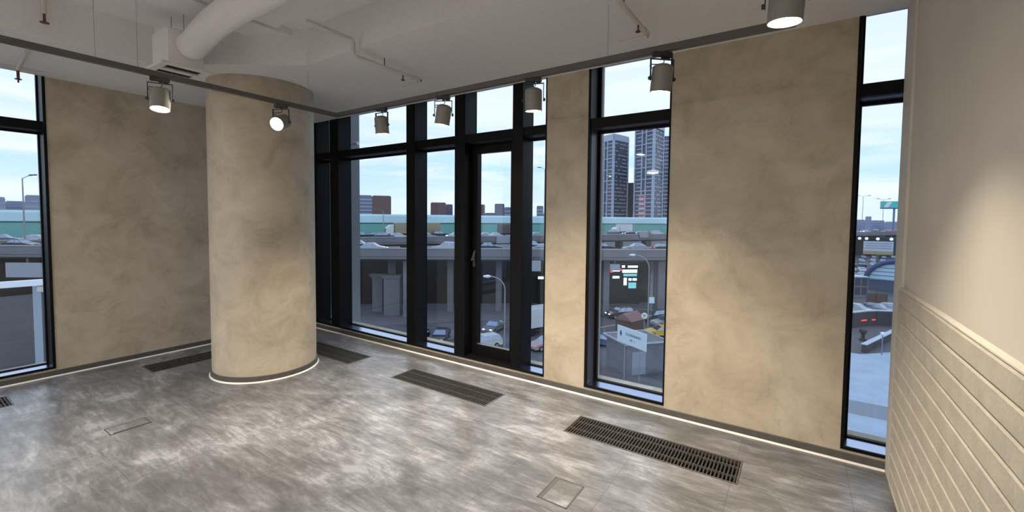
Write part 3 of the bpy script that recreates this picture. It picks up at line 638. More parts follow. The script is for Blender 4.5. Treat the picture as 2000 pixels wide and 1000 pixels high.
def car(kind, pos, rz, color, label, group, hl=False, tl=False, cat='car', cargo=None, name=None):
    if kind not in PRO:
        PRO[kind] = make_truck(kind) if kind in ('box', 'semi') else make_car(kind); o = PRO[kind]
    else: o = copy_tree(PRO[kind])
    o.location = pos; o.rotation_euler = (0, 0, rz); tag(o, label, cat, group)
    for c in o.children:
        if c.name.startswith(('car_body', 'cab')): c.material_slots[0].material = PAINT[color]
        elif c.name.startswith('cargo_box'): c.material_slots[0].material = PAINT[cargo or color]
        elif c.name.startswith('headlight'): c.material_slots[0].material = M_hl if hl else M_hloff
        elif c.name.startswith('tail_light'): c.material_slots[0].material = M_tl if tl else M_tloff
    return o
def lane_car(path, deck, px, off, kind, color, label, group, fwd=True, **kw):
    p, a = on_path(path, px, off); return car(kind, (p.x, p.y, deck + 1.6 + .005), a if fwd else a + PI, color, label, group, **kw)
gB = 'traffic on the farther viaduct'; gA = 'traffic on the nearer viaduct'; gS = 'vehicles on the street below'
for px, off, k, c, fwd, lab, kw in [
    (6, 5.5, 'suv', 'grey', 1, 'grey car with blurred red tail light on the far viaduct, left window', dict(tl=True)),
    (60, 9, 'sedan', 'white', 0, 'pale car with lit headlights on the far viaduct, left window', dict(hl=True)),
    (708, 9, 'suv', 'black', 1, 'black car beside the outer pier on the far viaduct', {}),
    (728, 13, 'sedan', 'dark', 0, 'dark car with yellowish lights on the far viaduct, below the brown tower', dict(hl=True)),
    (751, 5.5, 'suv', 'dark', 1, 'dark high car on the far viaduct just left of the truck cab', {}),
    (779, 9, 'sedan', 'white', 1, 'white car in front of the truck cab on the far viaduct', {}),
    (835, 9, 'sedan', 'silver', 1, 'silver car left of the dark van below the beige trailer', {}),
    (861, 13, 'suv', 'black', 1, 'dark van on the far viaduct in front of the beige trailer', {}),
    (888, 9, 'sedan', 'white', 0, 'white car with a headlight on at the right edge of the second wide pane', dict(hl=True)),
    (946, 9, 'sedan', 'silver', 0, 'silver car seen at the left side of the door glass on the far viaduct', dict(hl=True)),
    (970, 5.5, 'sedan', 'white', 1, 'white car in the middle of the door glass on the far viaduct', {}),
    (1050, 9, 'sedan', 'silver', 1, 'silver car in the pane right of the door on the far viaduct', {}),
    (1199, 16, 'suv', 'grey', 1, 'grey van hardly visible on the far viaduct, left in the narrow window', {}),
    (1229, 13, 'sedan', 'dark', 0, 'dark car with bright headlights on the far viaduct below the towers', dict(hl=True)),
    (1250, 13, 'sedan', 'grey', 0, 'grey car with bright headlights following on the far viaduct below the towers', dict(hl=True)),
    (1262, 8, 'sedan', 'red', 1, 'dark red car on the far viaduct below the striped chimney', {}),
    (1284, 8, 'suv', 'white', 1, 'white high car on the far viaduct at the right of the narrow window', {}),
    (1690, 8, 'sedan', 'white', 0, 'white car on the far viaduct seen in the corner window', dict(hl=True)),
    (1712, 8, 'suv', 'brown', 1, 'brown car on the far viaduct in the middle of the corner window', {}),
    (1738, 8, 'sedan', 'red', 1, 'red car with lit tail light on the far viaduct in the corner window', dict(tl=True)),
    (1753, 8, 'suv', 'red', 1, 'red high car at the right edge of the corner window on the far viaduct', dict(tl=True)),
]: lane_car(PB, -5.4, px, off, k, c, lab, gB, fwd, **kw)
lane_car(PB, -5.4, 790, 16, 'semi', 'white', 'long truck with white cab and dull beige trailer on the far viaduct', gB, False, cat='truck', cargo='beige')
lane_car(PB, -5.4, 1216, 19, 'box', 'white', 'white box truck on the far viaduct in the narrow window', gB, False, cat='truck')
lane_car(PB, -5.4, 996, 13, 'box', 'brown', 'brown box truck at the right side of the door glass', gB, True, cat='truck')
for px, off, k, c, fwd, lab, kw in [
    (702, 6.5, 'suv', 'black', 1, 'black car on the nearer viaduct, half hidden by the white sedan', {}),
    (728, 3, 'sedan', 'white', 1, 'white sedan with headlight on the nearer viaduct in the first wide pane', dict(hl=True)),
    (870, 3, 'suv', 'white', 0, 'white high car on the nearer viaduct in the second pane', {}),
    (957, 5, 'sedan', 'dark', 1, 'dark car with red tail light on the nearer viaduct behind the door glass', dict(tl=True)),
    (1045, 6.5, 'suv', 'dark', 1, 'dark blue high car on the nearer viaduct in the pane right of the door', {}),
    (1066, 3, 'sedan', 'silver', 1, 'silver car with red tail light beside the plaster strip on the nearer viaduct', dict(tl=True)),
    (1180, 6, 'sedan', 'dark', 1, 'dark car with red tail light at the left of the narrow window', dict(tl=True)),
    (1243, 6, 'sedan', 'silver', 0, 'silver car on the nearer viaduct in the middle of the narrow window', {}),
    (1298, 6, 'sedan', 'dark', 1, 'dark car with red tail light at the right of the narrow window', dict(tl=True)),
    (40, 5, 'sedan', 'dark', 1, 'dark car behind the parapet of the nearer viaduct, left window', {}),
]: lane_car(PA, -5.6, px, off, k, c, lab, gA, fwd, **kw)
def st(px, py, kind, color, rz, lab, **kw): return car(kind, G(px, py, GZ) + Vector((0, 0, .015)), rz, color, lab, gS, **kw)
def face(px, turn=0):  # heading that points towards the viewer, turned by an angle
    d = dirpx(px, 430); return math.atan2(-d.y, -d.x) + turn
st(965, 646, 'sedan', 'grey', face(965, -.45), 'grey car with lit headlights driving towards the viewer, middle of the door glass', hl=True)
st(944, 680, 'suv', 'white', face(944, -1.0), 'white car with orange side marks at the foot of the door glass')
st(861, 664, 'sedan', 'black', face(861, -.2), 'black car with pale blue windscreen at the foot of the second pane')
st(820, 652, 'suv', 'black', face(828, .2), 'black car mostly hidden at the left edge of the second pane')
st(1066, 680, 'sedan', 'pink', face(1066, -.9), 'pinkish car at the right edge of the pane beside the door')
st(1210, 620, 'suv', 'dark', face(1210, -1.0), 'dark car with two lit headlights on the street left of the small square sign', hl=True)
st(1276, 626, 'suv', 'dark', face(1276, -.75), 'dark blue car with lit headlights under the small square sign', hl=True)
st(1300, 636, 'sedan', 'silver', face(1300, -.9), 'silver car cut by the right edge of the narrow window')
st(1291, 656, 'sedan', 'yellow', face(1291, -1.15), 'yellow taxi on the street at the right of the narrow window')
st(1180, 674, 'sedan', 'blue', face(1186, 1.2), 'blue car parked beside the kiosk at the left of the narrow window')
tk = car('box', G(1058, 648, GZ) + Vector((0, 0, .012)), face(1054, -.9) + PI, 'white', 'white box truck on the street in the pane right of the door', gS, cat='truck')

# ---- street furniture
def lamp_post(px, py, h, arm, side, label, headc=(.75, .8, .9)):
    p = G(px, py, GZ); t = thing('street_lamp', label, 'street lamp', p, group='street lamps with curved arms')
    v = R_.copy(); v.z = 0; v.normalize(); v = v * side
    pts = [(0, 0, 0), (0, 0, h - arm * .8)] + [tuple(v * (arm * .9 * (1 - math.cos(a))) + Vector((0, 0, h - arm * .8 + arm * .8 * math.sin(a)))) for a in [PI / 2 * k / 7 for k in range(1, 8)]]
    MB().tube(pts, [.10] + [.075] * (len(pts) - 1), 10).build('pole', mat('grey lamp pole', (.27, .29, .32), .5), t, smooth=True)
    e = Vector(pts[-1]); hd_ = MB(); hd_.tube([e - v * .1, e + v * .2, e + v * .75], [.08, .20, .10], 12); hd_.build('lamp_head', mat('pale lamp head', headc, .4), t, smooth=True)
    return t
lamp_post(985, 700, 9.4, 1.9, -1, 'tall street lamp with curved arm seen through the door glass')
lamp_post(1265, 650, 11.0, 2.3, -1, 'tall street lamp with curved arm seen through the narrow window')
def via_lamp(path, px, off, deck, h, arm, side, label):
    p, a = on_path(path, px, off); t = thing('viaduct_lamp', label, 'street lamp', (p.x, p.y, deck + 1.6), group='tall lamps on the viaducts')
    v = R_.copy(); v.z = 0; v.normalize()
    MB().tube([(0, 0, 0), (0, 0, h)], [.14, .08], 8).build('pole', mat('grey lamp pole', (.27, .29, .32), .5), t, smooth=True)
    b = MB()
    for s in side: b.tube([(0, 0, h - .1), tuple(v * s * arm + Vector((0, 0, h + .5)))], .05, 8); b2 = MB().tube([tuple(v * s * arm * .95 + Vector((0, 0, h + .5))), tuple(v * s * (arm + 1.2) + Vector((0, 0, h + .55)))], .14, 8).build('lamp_head', mat('dark lamp head', (.12, .14, .16), .5), t)
    b.build('arm', mat('grey lamp pole', (.27, .29, .32), .5), t)
via_lamp(PB, 47, 1.0, -5.4, 11.6, 1.3, (1,), 'single arm lamp post rising over the far viaduct in the left window')
via_lamp(PB, 1063, 17, -5.4, 21, 1.2, (-1, 1), 'tall double arm lamp post in the pane right of the door')
via_lamp(PB, 749, 17, -5.4, 6.9, 1.0, (-1,), 'short lamp post over the far viaduct in the first wide pane')
via_lamp(PB, 1684, 6, -5.4, 17, 2.2, (-1, 1), 'thin tall lamp post at the left of the corner window')
via_lamp(PB, 1724, 6, -5.4, 16, 2.2, (-1, 1), 'thin tall lamp post in the middle of the corner window')
# billboard on two posts
p0, p1 = G(1205, 748, GZ), G(1254, 762, GZ)
pz = lambda px, py, ref: (EYE + dirpx(px, py) * ((Vector((ref.x, ref.y, 0)) - Vector((0, 0, 0))).dot(Vector((F_.x, F_.y, 0))) / Vector((F_.x, F_.y, 0)).dot(dirpx(px, py)))).z
A_ = G(1217, 742, GZ); B_ = G(1246, 757, GZ)
d_ = (B_ - A_); d_.z = 0; L0 = d_.length; d_.normalize()
t = thing('roadside_sign', 'white rectangular road sign on two thin posts with small dark figure and lettering', 'sign', ((A_ + B_) / 2), rz=math.atan2(d_.y, d_.x))
W2 = L0 * .96; zb, ztp = pz(1219, 667, A_) - ZG, pz(1219, 640, A_) - ZG
M_sign = mat('white sign face', (.72, .86, .95), .4)
MB().box(-W2, W2, -.04, .04, zb - .15, ztp + .1).build('panel', M_sign, t)
for s in (-1, 1): MB().tube([(s * L0 / 2, .1, 0), (s * L0 / 2, .1, ztp)], .045, 8).build('post', mat('grey lamp pole', (.27, .29, .32), .5), t)
M_ink = mat('dark blue ink', (.04, .07, .20), .6)
mdl = (zb + ztp) / 2; hh = (ztp - zb)
MB().prism([(-W2 * .76, mdl - hh * .14), (-W2 * .70, mdl - hh * .14), (-W2 * .66, mdl + hh * .05), (-W2 * .70, mdl + hh * .24), (-W2 * .76, mdl + hh * .24), (-W2 * .80, mdl + hh * .05)], -.052, -.041, 'y').build('figure_mark', M_ink, t)
def strokes(t, x0, x1, z0, h, n, mt, nm, seed, y=-.052):
    rnd = random.Random(seed); mb = MB(); w = (x1 - x0) / n
    for i in range(n):
        a = x0 + w * (i + .12); b = a + w * .72; s = .14 * w
        mb.box(a, a + s * 1.4, y, y + .011, z0, z0 + h)
        k_ = rnd.randint(0, 3)
        if k_ != 1: mb.box(b - s * 1.4, b, y, y + .011, z0, z0 + h)
        if k_ in (0, 3): mb.box(a + s * 1.4, b - s * 1.4, y, y + .011, z0 + h * .42, z0 + h * .58)
        if k_ in (1, 2): mb.box(a + s * 1.4, b - s * 1.4, y, y + .011, z0 + h * .84, z0 + h)
        if k_ == 1: mb.box(a + s * 1.4, b, y, y + .011, z0, z0 + h * .16)
    mb.build(nm, mt, t)
strokes(t, -W2 * .38, W2 * .70, mdl + hh * .04, hh * .17, 9, M_ink, 'lettering', 3)
strokes(t, -W2 * .08, W2 * .10, mdl - hh * .30, hh * .14, 3, M_ink, 'distance_lettering', 5)
strokes(t, W2 * .20, W2 * .30, mdl - hh * .30, hh * .11, 1, M_ink, 'distance_lettering', 8)
# kiosk
kc = G(1240, 717, GZ); t = thing('kiosk', 'grey flat roofed kiosk with light roof rim behind the white road sign', 'kiosk', kc, rz=math.radians(50))
MB().box(-2.3, 2.3, -2.1, 2.1, 0, 3.2).build('walls', mat('kiosk wall', (.15, .17, .22), .6, noise=(.8, .15)), t)
rm = MB(); rm.box(-2.6, 2.6, -2.4, -2.3, 3.2, 3.36).box(-2.6, 2.6, 2.3, 2.4, 3.2, 3.36).box(-2.6, -2.5, -2.3, 2.3, 3.2, 3.36).box(2.5, 2.6, -2.3, 2.3, 3.2, 3.36); rm.build('roof_rim', mat('pale rim', (.45, .50, .58), .5), t)
MB().box(-2.5, 2.5, -2.3, 2.3, 3.2, 3.28).build('roof', mat('kiosk roof', (.15, .155, .18), .8), t)
MB().box(-1.7, -.1, -2.14, -2.101, 0, 2.4).build('shutter', mat('pale shutter', (.30, .34, .42), .5), t)
kc = G(1230, 648, GZ); t = thing('hut', 'reddish brown pitched roof hut partly hidden behind the white road sign', 'hut', kc, rz=math.radians(75))
MB().box(-1.6, 1.6, -1.3, 1.3, 0, 1.9).build('walls', mat('hut wall', (.10, .06, .055), .8), t); MB().prism([(-1.5, 1.9), (1.5, 1.9), (0, 2.9)], -1.75, 1.75, 'x').build('roof', mat('hut roof', (.24, .14, .14), .8), t)
t.name = 'hut'
def small_sign(px, py, h, w, hs, label, col, rnd_=False, name='street_sign'):
    p = G(px, py, GZ); t = thing(name, label, 'sign', p, rz=math.atan2(R_.y, R_.x))
    MB().tube([(0, .08, 0), (0, .08, h)], .04, 8).build('post', mat('grey lamp pole', (.27, .29, .32), .5), t)
    if rnd_: MB().tube([(0, 0, h - w), (0, .04, h - w)], w, 24).build('face', col[0], t); MB().tube([(0, -.01, h - w), (0, -.001, h - w)], w * .5, 20).build('centre_disc', col[1], t)
    else: MB().box(-w, w, 0, .04, h - hs, h).build('face', col[0], t)
small_sign(1271, 632, 4.1, .48, .95, 'small square pale sign on a post above the dark blue car', (M_sign,))
small_sign(1257, 690, 4.9, .36, 0, 'round white sign with yellow centre on a post right of the road sign', (M_sign, mat('sign yellow', (.5, .45, .1), .5)), True)
# lit shop under the viaduct
p, a = on_path(PA, 1230, 12); t = thing('lit_shop', 'small shop with bright white signs glowing in the dark under the viaduct', 'shop', (p.x, p.y, ZG + 2), rz=a)
S_ = p.length / 849 * 1.0
M_glow = mat('white lit sign', (1, 1, 1), .5, emit=(.80, 1, 1), estr=1.5); M_glowr = mat('red lit sign', (1, .1, .1), .5, emit=(1, .06, .12), estr=1.0); M_glowt = mat('teal lit window', (.3, .8, .8), .5, emit=(.30, .75, .75), estr=.7)
MB().box(-4.2, 2.2, 0, 3, -2, 5.6).build('walls', mat('shop wall', (.02, .025, .04), .7), t)
for (x0, x1, z0, z1, mt, nm) in [(-1.35, -.75, 4.9, 5.35, M_glow, 'upper_sign'), (-.2, 1.75, 4.9, 5.3, M_glow, 'upper_sign'), (-1.25, 1.65, 3.95, 4.55, M_glow, 'main_sign'), (-1.0, 1.6, 3.3, 3.75, M_glowt, 'lit_band'),
                             (-.95, -.35, 1.6, 3.0, M_glow, 'lit_window'), (0, .6, 2.45, 2.9, M_glow, 'lit_window'), (.8, 1.6, 2.45, 2.9, M_glow, 'lit_window'), (0, 1.5, 1.0, 2.1, M_glowt, 'lit_window'),
                             (-3.1, -1.75, 4.2, 4.75, M_glow, 'side_sign'), (-3.6, -3.12, 4.0, 4.8, M_glowr, 'side_sign'), (-1.74, -1.4, 4.3, 4.75, M_glowr, 'side_sign'), (-3.1, -1.8, 2.9, 3.35, M_glow, 'side_window')]:
    MB().box(x0, x1, -.08, -.002, z0, z1).build(nm, mt, t)
p, a = on_path(PA, 1185, 11); t = thing('lit_pillar', 'tall narrow warm yellow light strip at the left of the shop', 'light', (p.x, p.y, ZG), rz=a)
MB().box(-.35, .35, 0, .3, 3.3, 6.9).build('glowing_strip', mat('warm lit strip', (1, .9, .5), .5, emit=(1, .88, .45), estr=1.6), t); MB().box(-.1, .1, .05, .25, 0, 3.3).build('stand', M_tyre, t)
p = G(1253, 585, GZ); t = thing('round_lit_sign', 'round pale turquoise lit sign on a post before the shop', 'sign', p, rz=math.atan2(R_.y, R_.x))
MB().tube([(0, 0, 2.4), (0, .15, 2.4)], .72, 28).build('disc', mat('pale turquoise lit', (.5, .9, .9), .5, emit=(.45, .9, .9), estr=.8), t); MB().tube([(0, .08, 0), (0, .08, 1.7)], .05, 8).build('post', M_tyre, t)
for px, off, z0, w, h, lab in ((1258, -.4, -4.35, 1.7, 1.3, 'blank grey sign back hung on the far viaduct parapet in the narrow window'), (983, -.4, -5.0, 1.9, 1.5, 'blank grey sign back hung on the far viaduct parapet behind the door glass')):
    p, a = on_path(PB, px, off); t = thing('sign_back', lab, 'sign', (p.x, p.y, z0 + 1.6), rz=a)
    MB().box(-w, w, -.06, .06, -h, h * .4).build('panel', mat('grey sign back', (.32, .35, .40), .5), t); MB().box(-.08, .08, .061, .3, -h, h * .3).build('bracket', M_concd, t)
for px, z0, w, h, lab in ((1203, -7.6, .8, 1.0, 'pale sign back hanging under the nearer viaduct above the shop'), (1046, -7.4, .9, 1.7, 'pale sign back hanging under the nearer viaduct right of the door'), (48, -8.4, 3.0, 2.2, 'large pale panel on the nearer viaduct in the left window')):
    p, a = on_path(PA, px, -.5); t = thing('sign_back', lab, 'sign', (p.x, p.y, z0 + 1.6), rz=a)
    MB().box(-w, w, -.05, .05, -h / 2, h / 2).build('panel', mat('pale sign back', (.36, .40, .46), .5), t); MB().box(-.1, .1, .051, .3, -h / 2, h / 2 + .6).build('bracket', M_concd, t)
p, a = on_path(PA, 1063, 11); t = thing('lit_strip', 'bright horizontal white light strip under the viaduct beside the plaster strip', 'light', (p.x, p.y, ZG), rz=a)
MB().box(-1.0, 1.3, 0, .2, 4.9, 5.35).build('glowing_strip', M_glow, t); MB().box(-1.0, 1.2, .201, .4, 0, 5.3).build('stand', M_tyre, t)

# ---- distant buildings
def facade_block(name, px0, px1, dist, ztop, depth, label, body, band=None, floors=0, fins=0, cat='building', turn=0, group='buildings on the horizon'):
    a = Az(px0, dist, 0); b = Az(px1, dist, 0); c = (a + b) / 2; w = (b - a).length; rz = math.atan2((b - a).y, (b - a).x) + turn
    t = thing(name, label, cat, (c.x, c.y, ZG), rz=rz, group=group); h = ztop - GZ
    MB().box(-w / 2, w / 2, 0, depth, 0, h).build('walls', body, t)
    if floors:
        m1 = MB()
        for k in range(1, floors):
            z = h * k / floors; m1.box(-w / 2 - .2, w / 2 + .2, -.25, depth + .2, z - h / floors * .16, z + h / floors * .16)
        m1.build('floor_bands', band, t)
    if fins:
        m2 = MB()
        for k in range(fins + 1):
            x = -w / 2 + w * k / fins; m2.box(x - w * .02, x + w * .02, -.5, -.26, 0, h)
        m2.build('fins', band, t)
    MB().box(-w * .46, w * .46, depth * .05, depth * .95, h, h + 1.2).build('roof_parapet', body, t)
    return t
M_far = mat('far grey block', (.20, .24, .33), .8); M_farb = mat('far brown block', (.17, .11, .115), .8, noise=(.02, .08)); M_farl = mat('far pale band', (.42, .50, .62), .7); M_farp = mat('far violet block', (.15, .14, .20), .8)
M_tow = mat('tower glass', (.075, .085, .14), .4); M_towl = mat('tower pale frame', (.46, .54, .68), .6)
facade_block('apartment_block', 690, 727, 660, 30, 40, 'pale striped apartment block on the horizon at the left of the first wide pane', M_far, M_farl, 9, 0)
facade_block('apartment_block', 727, 764, 600, 27, 30, 'brown slab building on the horizon in the first wide pane', M_farb)
facade_block('apartment_block', 841, 871, 620, 20, 30, 'brown slab building on the horizon in the second pane', M_farb)
facade_block('apartment_block', 871, 884, 665, 19, 30, 'narrow violet grey building joined to the brown slab in the second pane', M_farp)
facade_block('apartment_block', 925, 947, 620, 18, 30, 'brown slab building on the horizon at the left of the door glass', M_farb)
facade_block('apartment_block', 947, 967, 690, 7, 30, 'low long violet grey building on the horizon behind the door glass', M_farp)
facade_block('apartment_block', 966, 985, 610, 19, 30, 'violet grey tower block on the horizon behind the door glass', M_farp)
facade_block('apartment_block', 985, 1003, 680, 16, 30, 'pale block with striped floors at the right of the door glass', M_far, M_farl, 6, 0)
facade_block('apartment_block', 1048, 1061, 630, 17, 30, 'pale grey block on the horizon right of the door', M_far, M_farl, 7, 0)
facade_block('apartment_block', 1061, 1080, 700, 8, 30, 'low grey building on the horizon beside the plaster strip', M_far)
def tower(px0, px1, pxc, dist, ztop, label, floors):
    """tower with a corner towards the viewer: two visible faces"""
    c = Az(pxc, dist, 0); a = Az(px0, dist * 1.04, 0); b = Az(px1, dist * 1.05, 0)
    t = thing('residential_tower', label, 'tower', (c.x, c.y, ZG), group='twin residential towers'); h = ztop - GZ
    A = Vector(((a - c).x, (a - c).y)); B = Vector(((b - c).x, (b - c).y)); D = A + B
    MB().prism([(0, 0), tuple(B), tuple(D), tuple(A)], 0, h).build('walls', M_tow, t)
    bands = MB(); dash = MB(); fins = MB(); crown = MB()
    fh = h / floors
    def strip(mb, e, s0, s1, z0, z1, out):
        n = Vector((e.y, -e.x)).normalized()
        if n.dot(Vector((c.x, c.y))) > 0: n = -n
        p, q = e * s0, e * s1
        mb.prism([tuple(p), tuple(q), tuple(q + n * out), tuple(p + n * out)], z0, z1)
    rnd = random.Random(int(px0))
    for k in range(1, floors):
        z = fh * k
        if k % 3 == 0: strip(bands, A, 0, 1, z - fh * .11, z + fh * .11, .6)
        for j in range(7):
            if rnd.random() < .75:
                s0 = j / 7 + rnd.random() * .03; strip(dash, B, s0, s0 + .10, z - fh * .14, z + fh * .14, .5)
        for j in (0.05, .62):
            strip(dash, A, j, j + .28, z - fh * .1, z + fh * .1, .5)
    for s in (0, .36, .58, .97): strip(fins, A, s, s + .042, 0, h, .9)
    strip(fins, B, .0, .03, 0, h, .9); strip(fins, B, .96, 1, 0, h, .9)
    for e in (A, B): strip(crown, e, 0, 1, h - fh * 1.2, h + fh * .5, .7)
    bands.build('floor_bands', M_towl, t); dash.build('balcony_fronts', M_towl, t); fins.build('corner_fins', M_towl, t); crown.build('crown', M_towl, t)
tower(1168, 1224, 1196, 420, 78, 'shorter left tower of the twin residential towers in the narrow window', 27)
tower(1238, 1292, 1274, 400, 84, 'taller right tower of the twin residential towers in the narrow window', 29)
facade_block('residential_tower', 1290, 1312, 440, 78, 30, 'third tower edge right behind the taller tower, cut by the window frame', M_tow, M_towl, 26, 3)
facade_block('office_slab', 1221, 1238, 460, 36, 30, 'dark plain slab between the twin towers', mat('dark slab', (.05, .055, .085), .7))
c = Az(1252, 330, 0); t = thing('striped_chimney', 'red and white striped chimney before the taller tower', 'chimney', (c.x, c.y, ZG))
MB().tube([(0, 0, 0), (0, 0, 34)], [2.2, 1.7], 20).build('shaft', mat('chimney white', (.55, .6, .68), .7), t, smooth=True)
for k in range(5): MB().tube([(0, 0, 18 + k * 3.4), (0, 0, 19.7 + k * 3.4)], 2.25 - k * .06, 20).build('red_band', mat('chimney red', (.42, .16, .17), .7), t, smooth=True)
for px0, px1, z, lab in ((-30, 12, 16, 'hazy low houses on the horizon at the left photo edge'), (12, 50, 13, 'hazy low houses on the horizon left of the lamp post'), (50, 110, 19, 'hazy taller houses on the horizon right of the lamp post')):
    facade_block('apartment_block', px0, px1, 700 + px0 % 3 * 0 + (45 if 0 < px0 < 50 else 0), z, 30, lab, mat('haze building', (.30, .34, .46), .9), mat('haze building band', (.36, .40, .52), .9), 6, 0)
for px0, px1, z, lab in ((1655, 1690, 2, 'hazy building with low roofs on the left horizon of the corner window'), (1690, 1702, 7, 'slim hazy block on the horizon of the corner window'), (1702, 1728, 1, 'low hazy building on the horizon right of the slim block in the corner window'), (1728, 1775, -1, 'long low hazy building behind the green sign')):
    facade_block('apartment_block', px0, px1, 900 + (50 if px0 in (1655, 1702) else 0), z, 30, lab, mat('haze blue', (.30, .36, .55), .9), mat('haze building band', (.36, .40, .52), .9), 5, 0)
# green sign on a mast beyond the far viaduct
c = Az(1746, 300, 0); t = thing('green_mast_sign', 'wide turquoise sign with white emblem panel on a mast above the far viaduct', 'sign', (c.x, c.y, ZG), rz=math.atan2(R_.y, R_.x) - .3)
MB().tube([(0, .3, 0), (0, .3, 23)], .45, 14).build('mast', M_far, t)
MB().box(-6, 8, -.5, .5, 23.2, 26.6).build('panel', mat('turquoise sign', (.10, .62, .60), .5), t); MB().prism([(-4.9, 23.4), (-3.0, 23.4), (-1.2, 26.3), (-3.4, 26.3)], -.62, -.51, 'y').build('emblem', mat('sign white', (.8, .85, .9), .5), t)
MB().box(-6, 8, -.6, .6, 22.7, 23.19).build('bottom_rail', mat('navy rail', (.05, .06, .2), .5), t)
# ---- corner window: car park, sheds, ramp
rp = [G(1640, 640, GZ), G(1668, 640, GZ), G(1690, 637, GZ), G(1712, 636, GZ), G(1735, 637, GZ), G(1765, 638, GZ)]
rp = [(p.x, p.y) for p in rp]
t = thing('ramp_wall', 'dark curved ramp wall with pale coping and red lights, crossing the corner window', 'wall', (0, 0, 0))
ribbon(rp, [(0, GZ), (.4, GZ), (.4, -13.75), (0, -13.75)]).build('wall_panel', mat('ramp stone', (.055, .05, .06), .7), t)
ribbon(rp, [(-.1, -13.75), (.5, -13.75), (.5, -13.6), (-.1, -13.6)]).build('coping', mat('frosted coping', (.5, .58, .68), .6), t)
for px, w in ((1669, .3), (1697, 1.2), (1716, .6)):
    p, a = on_path(rp, px, -.06); MB().box(-w / 2, w / 2, -.05, .05, -.06, .06).xf(Matrix.Rotation(a, 4, 'Z')).build('red_light', M_tl, t).location = (p.x, p.y, ZG + .95)
p = G(1692, 690, GZ); q = G(1760, 655, GZ); d_ = q - p; t = thing('parapet_wedge', 'dark low retaining wall with frosted top wedging into the plaza', 'wall', (p.x, p.y, ZG), rz=math.atan2(d_.y, d_.x))
MB().box(0, d_.length, 0, .5, 0, 1.0).build('wall_panel', mat('ramp stone', (.055, .05, .06), .7), t); MB().box(-.1, d_.length, -.06, .56, 1.0, 1.08).build('coping', mat('frosted coping', (.5, .58, .68), .6), t)
p = G(1722, 694, GZ); t = thing('globe_post', 'white ball lamp on a thin post on the plaza', 'lamp', p)
MB().tube([(0, 0, 0), (0, 0, 2.4)], .06, 8).build('post', M_far, t); MB().lathe([(.25 * math.sin(PI * k / 10) + .0001, 2.6 - .25 * math.cos(PI * k / 10)) for k in range(11)], 18).build('ball', mat('white ball', (.8, .85, .9), .4), t, smooth=True)
p = G(1685, 665, GZ); t = thing('bollard', 'dark squat bollard with round top beside the ramp', 'bollard', p)
MB().lathe([(.0001, 0), (.45, 0), (.45, .2), (.2, .35), (.2, .9), (.42, 1.1), (.42, 1.5), (.0001, 1.7)], 20).build('body', mat('bollard iron', (.05, .045, .06), .6), t, smooth=True)
p = G(1674, 580, GZ); t = thing('shed', 'grey gridded shed at the left of the corner window', 'shed', p, rz=.5)
MB().box(-2.1, 2.1, 0, 3, 0, 4.2).build('walls', mat('shed wall', (.17, .19, .24), .7), t); MB().box(-2.25, 2.25, -.2, 3.2, 4.2, 4.35).build('roof', mat('frosted coping', (.5, .58, .68), .6), t)
for x, z_ in ((-1.35, .5), (0, .5), (1.35, .5), (-1.35, 2.4), (0, 2.4), (1.35, 2.4)): MB().box(x - .55, x + .55, -.04, -.002, z_, z_ + 1.6).build('window', mat('shed glass', (.05, .06, .09), .3), t)
p = G(1712, 604, GZ); t = thing('brown_fence', 'brown timber hoarding in the middle of the corner window', 'fence', p, rz=.25)
MB().box(-1.6, 1.5, 0, .2, 0, 2.9).build('boards', mat('hoarding', (.13, .09, .08), .8), t)
for x in (-1.6, 0, 1.5): MB().box(x - .06, x + .06, -.1, -.001, 0, 3.0).build('post', M_concd, t)
p = Az(1768, 132, 0); t = thing('glass_vault', 'pale blue glazed barrel vault roof entering from the right of the corner window', 'roof', (p.x, p.y, ZG), rz=-.25)
n = 16; ar = [(6.2 * math.cos(PI * k / n), 4.6 * math.sin(PI * k / n)) for k in range(n + 1)]
MB().prism([(x, z + 2.4) for x, z in ar], 0, 14, 'y').build('glazing', mat('vault glass', (.55, .78, .92), .25), t)
MB().tube([(x * 1.03, -.3, z * 1.03 + 2.4) for x, z in ar], .55, 8).build('arch_rim', mat('vault rim', (.06, .09, .20), .5), t)
rb = MB()
for k, z in enumerate((.15, 1.1, 2.0, 2.9, 3.8)): hw_ = 6.2 * math.sqrt(max(0, 1 - (z / 4.6) ** 2)); rb.box(-hw_, hw_, -.09, -.001, z + 2.35, z + 2.47)
rb.build('glazing_bars', mat('vault bars', (.10, .16, .30), .5), t); MB().box(-6.2, 6.2, .2, 14, 0, 2.4).build('base_walls', mat('vault base', (.10, .13, .20), .6), t)
for px, c, lab in ((1675, 'white', 'white van roof parked before the shed'), (1716, 'silver', 'silver car parked by the ramp coping'), (1748, 'white', 'white car near the timber hoarding, right of it')):
    st(px, 612 if px != 1664 else 606, 'suv', c, face(px, 1.2), lab)
rnd = random.Random(7)
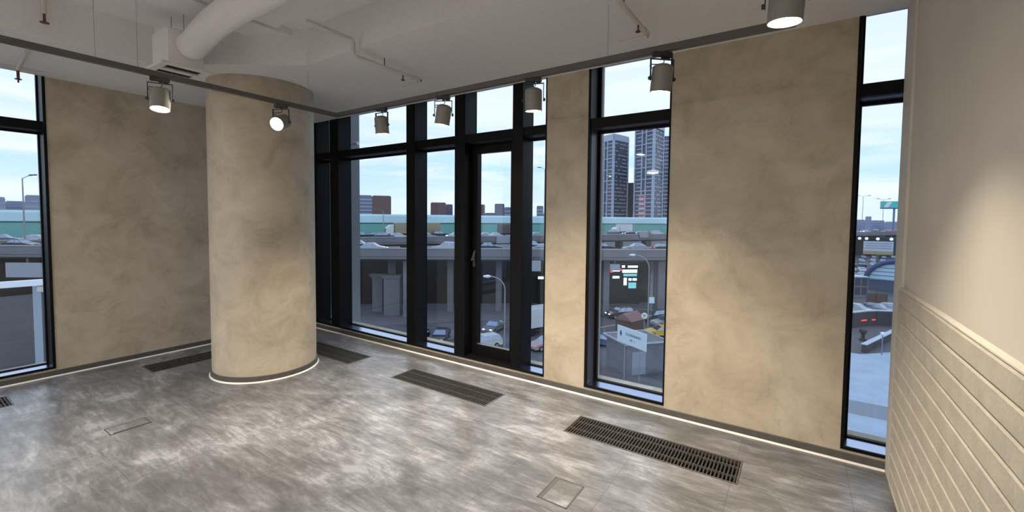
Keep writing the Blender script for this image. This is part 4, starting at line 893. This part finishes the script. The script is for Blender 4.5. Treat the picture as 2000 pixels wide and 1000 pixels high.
# car park rows: small single-mesh cars
def tiny_mesh(kind):
    body, gl, L_, hw_ = car_meshes(kind); mb = MB(); mb.cur = 0; mb.add(body.v, body.f); mb.cur = 1; mb.add(gl.v, gl.f)
    for sx in (-1.38, 1.38):
        for sy in (-1, 1): mb.tube([(sx, sy * (hw_ - .07) - .1, .32), (sx, sy * (hw_ - .07) + .1, .32)], .32, 8)
    return mb
rows = [(555, 'front'), (541, 'second'), (530, 'third'), (521, 'fourth'), (513, 'fifth'), (506, 'rearmost')]
place = {0: 'at the left', 1: 'left of the middle', 2: 'in the middle', 3: 'right of the middle', 4: 'at the right'}
tproto = tiny_mesh('sedan').build('parked_car', [PAINT['white'], M_carglass]); tproto.material_slots[0].link = 'OBJECT'
first = True
for r, (py, nm) in enumerate(rows):
    y0 = G(1700, py, GZ)
    for i in range(5):
        if r == 0 and i > 1: continue
        px = 1664 + i * (20 if r else 26) + rnd.uniform(-2, 2)
        o = tproto if first else tproto.copy()
        if not first: C.objects.link(o)
        first = False
        o.location = G(px, py + rnd.uniform(-1, 1), GZ); o.rotation_euler = (0, 0, PI / 2 + .1 + rnd.uniform(-.06, .06))
        c = rnd.choice(['white', 'silver', 'white', 'grey', 'dark', 'silver'])
        o.material_slots[0].link = 'OBJECT'; o.material_slots[0].material = PAINT[c]
        tag(o, f'{c} car parked {place[i]} in the {nm} row of the car park', 'car', 'cars in the car park')
# building band with lights and sign board beneath the far viaduct
t = thing('market_hall', 'long dark hall with white round lights under the far viaduct in the corner window', 'building', (0, 0, 0))
a, b = Az(1640, 262, 0), Az(1780, 262, 0); c = (a + b) / 2; w = (b - a).length; t.location = (c.x, c.y, ZG); t.rotation_euler = (0, 0, math.atan2((b - a).y, (b - a).x))
MB().box(-w / 2, w / 2, 0, 8, 0, 8.9).build('walls', mat('hall wall', (.07, .065, .085), .8), t)
for px in (1670, 1683, 1697, 1719, 1745):
    x = (px - 1710) / 140 * w; MB().lathe([(.65 * math.sin(PI * k / 8) + .0001, .65 * -math.cos(PI * k / 8)) for k in range(9)], 12, cx=x, cy=-.7).xf(Matrix.Translation((0, 0, 8.1))).build('round_light', mat('hall light', (1, 1, 1), .5, emit=(.85, .95, 1), estr=1.2), t)
p = Az(1718, 190, 0); t = thing('billboard', 'white billboard with grey text lines and an ochre lower strip in the corner window', 'billboard', (p.x, p.y, ZG), rz=math.atan2(R_.y, R_.x) - .5)
MB().box(-.35, .35, .15, .6, 0, 5).build('post', M_concd, t); MB().box(-3.9, 3.9, 0, .3, 5.0, 9.4).build('panel', mat('billboard white', (.50, .56, .68), .6), t)
MB().box(-3.9, 3.9, -.06, -.001, 5.0, 6.1).build('ochre_strip', mat('ochre', (.42, .32, .16), .6), t)
for z in (7.0, 7.8, 8.6): strokes(t, -3.4, 3.4, z, .22, 26, mat('grey ink', (.2, .22, .3), .6), 'lettering', int(z * 10), y=-.05)
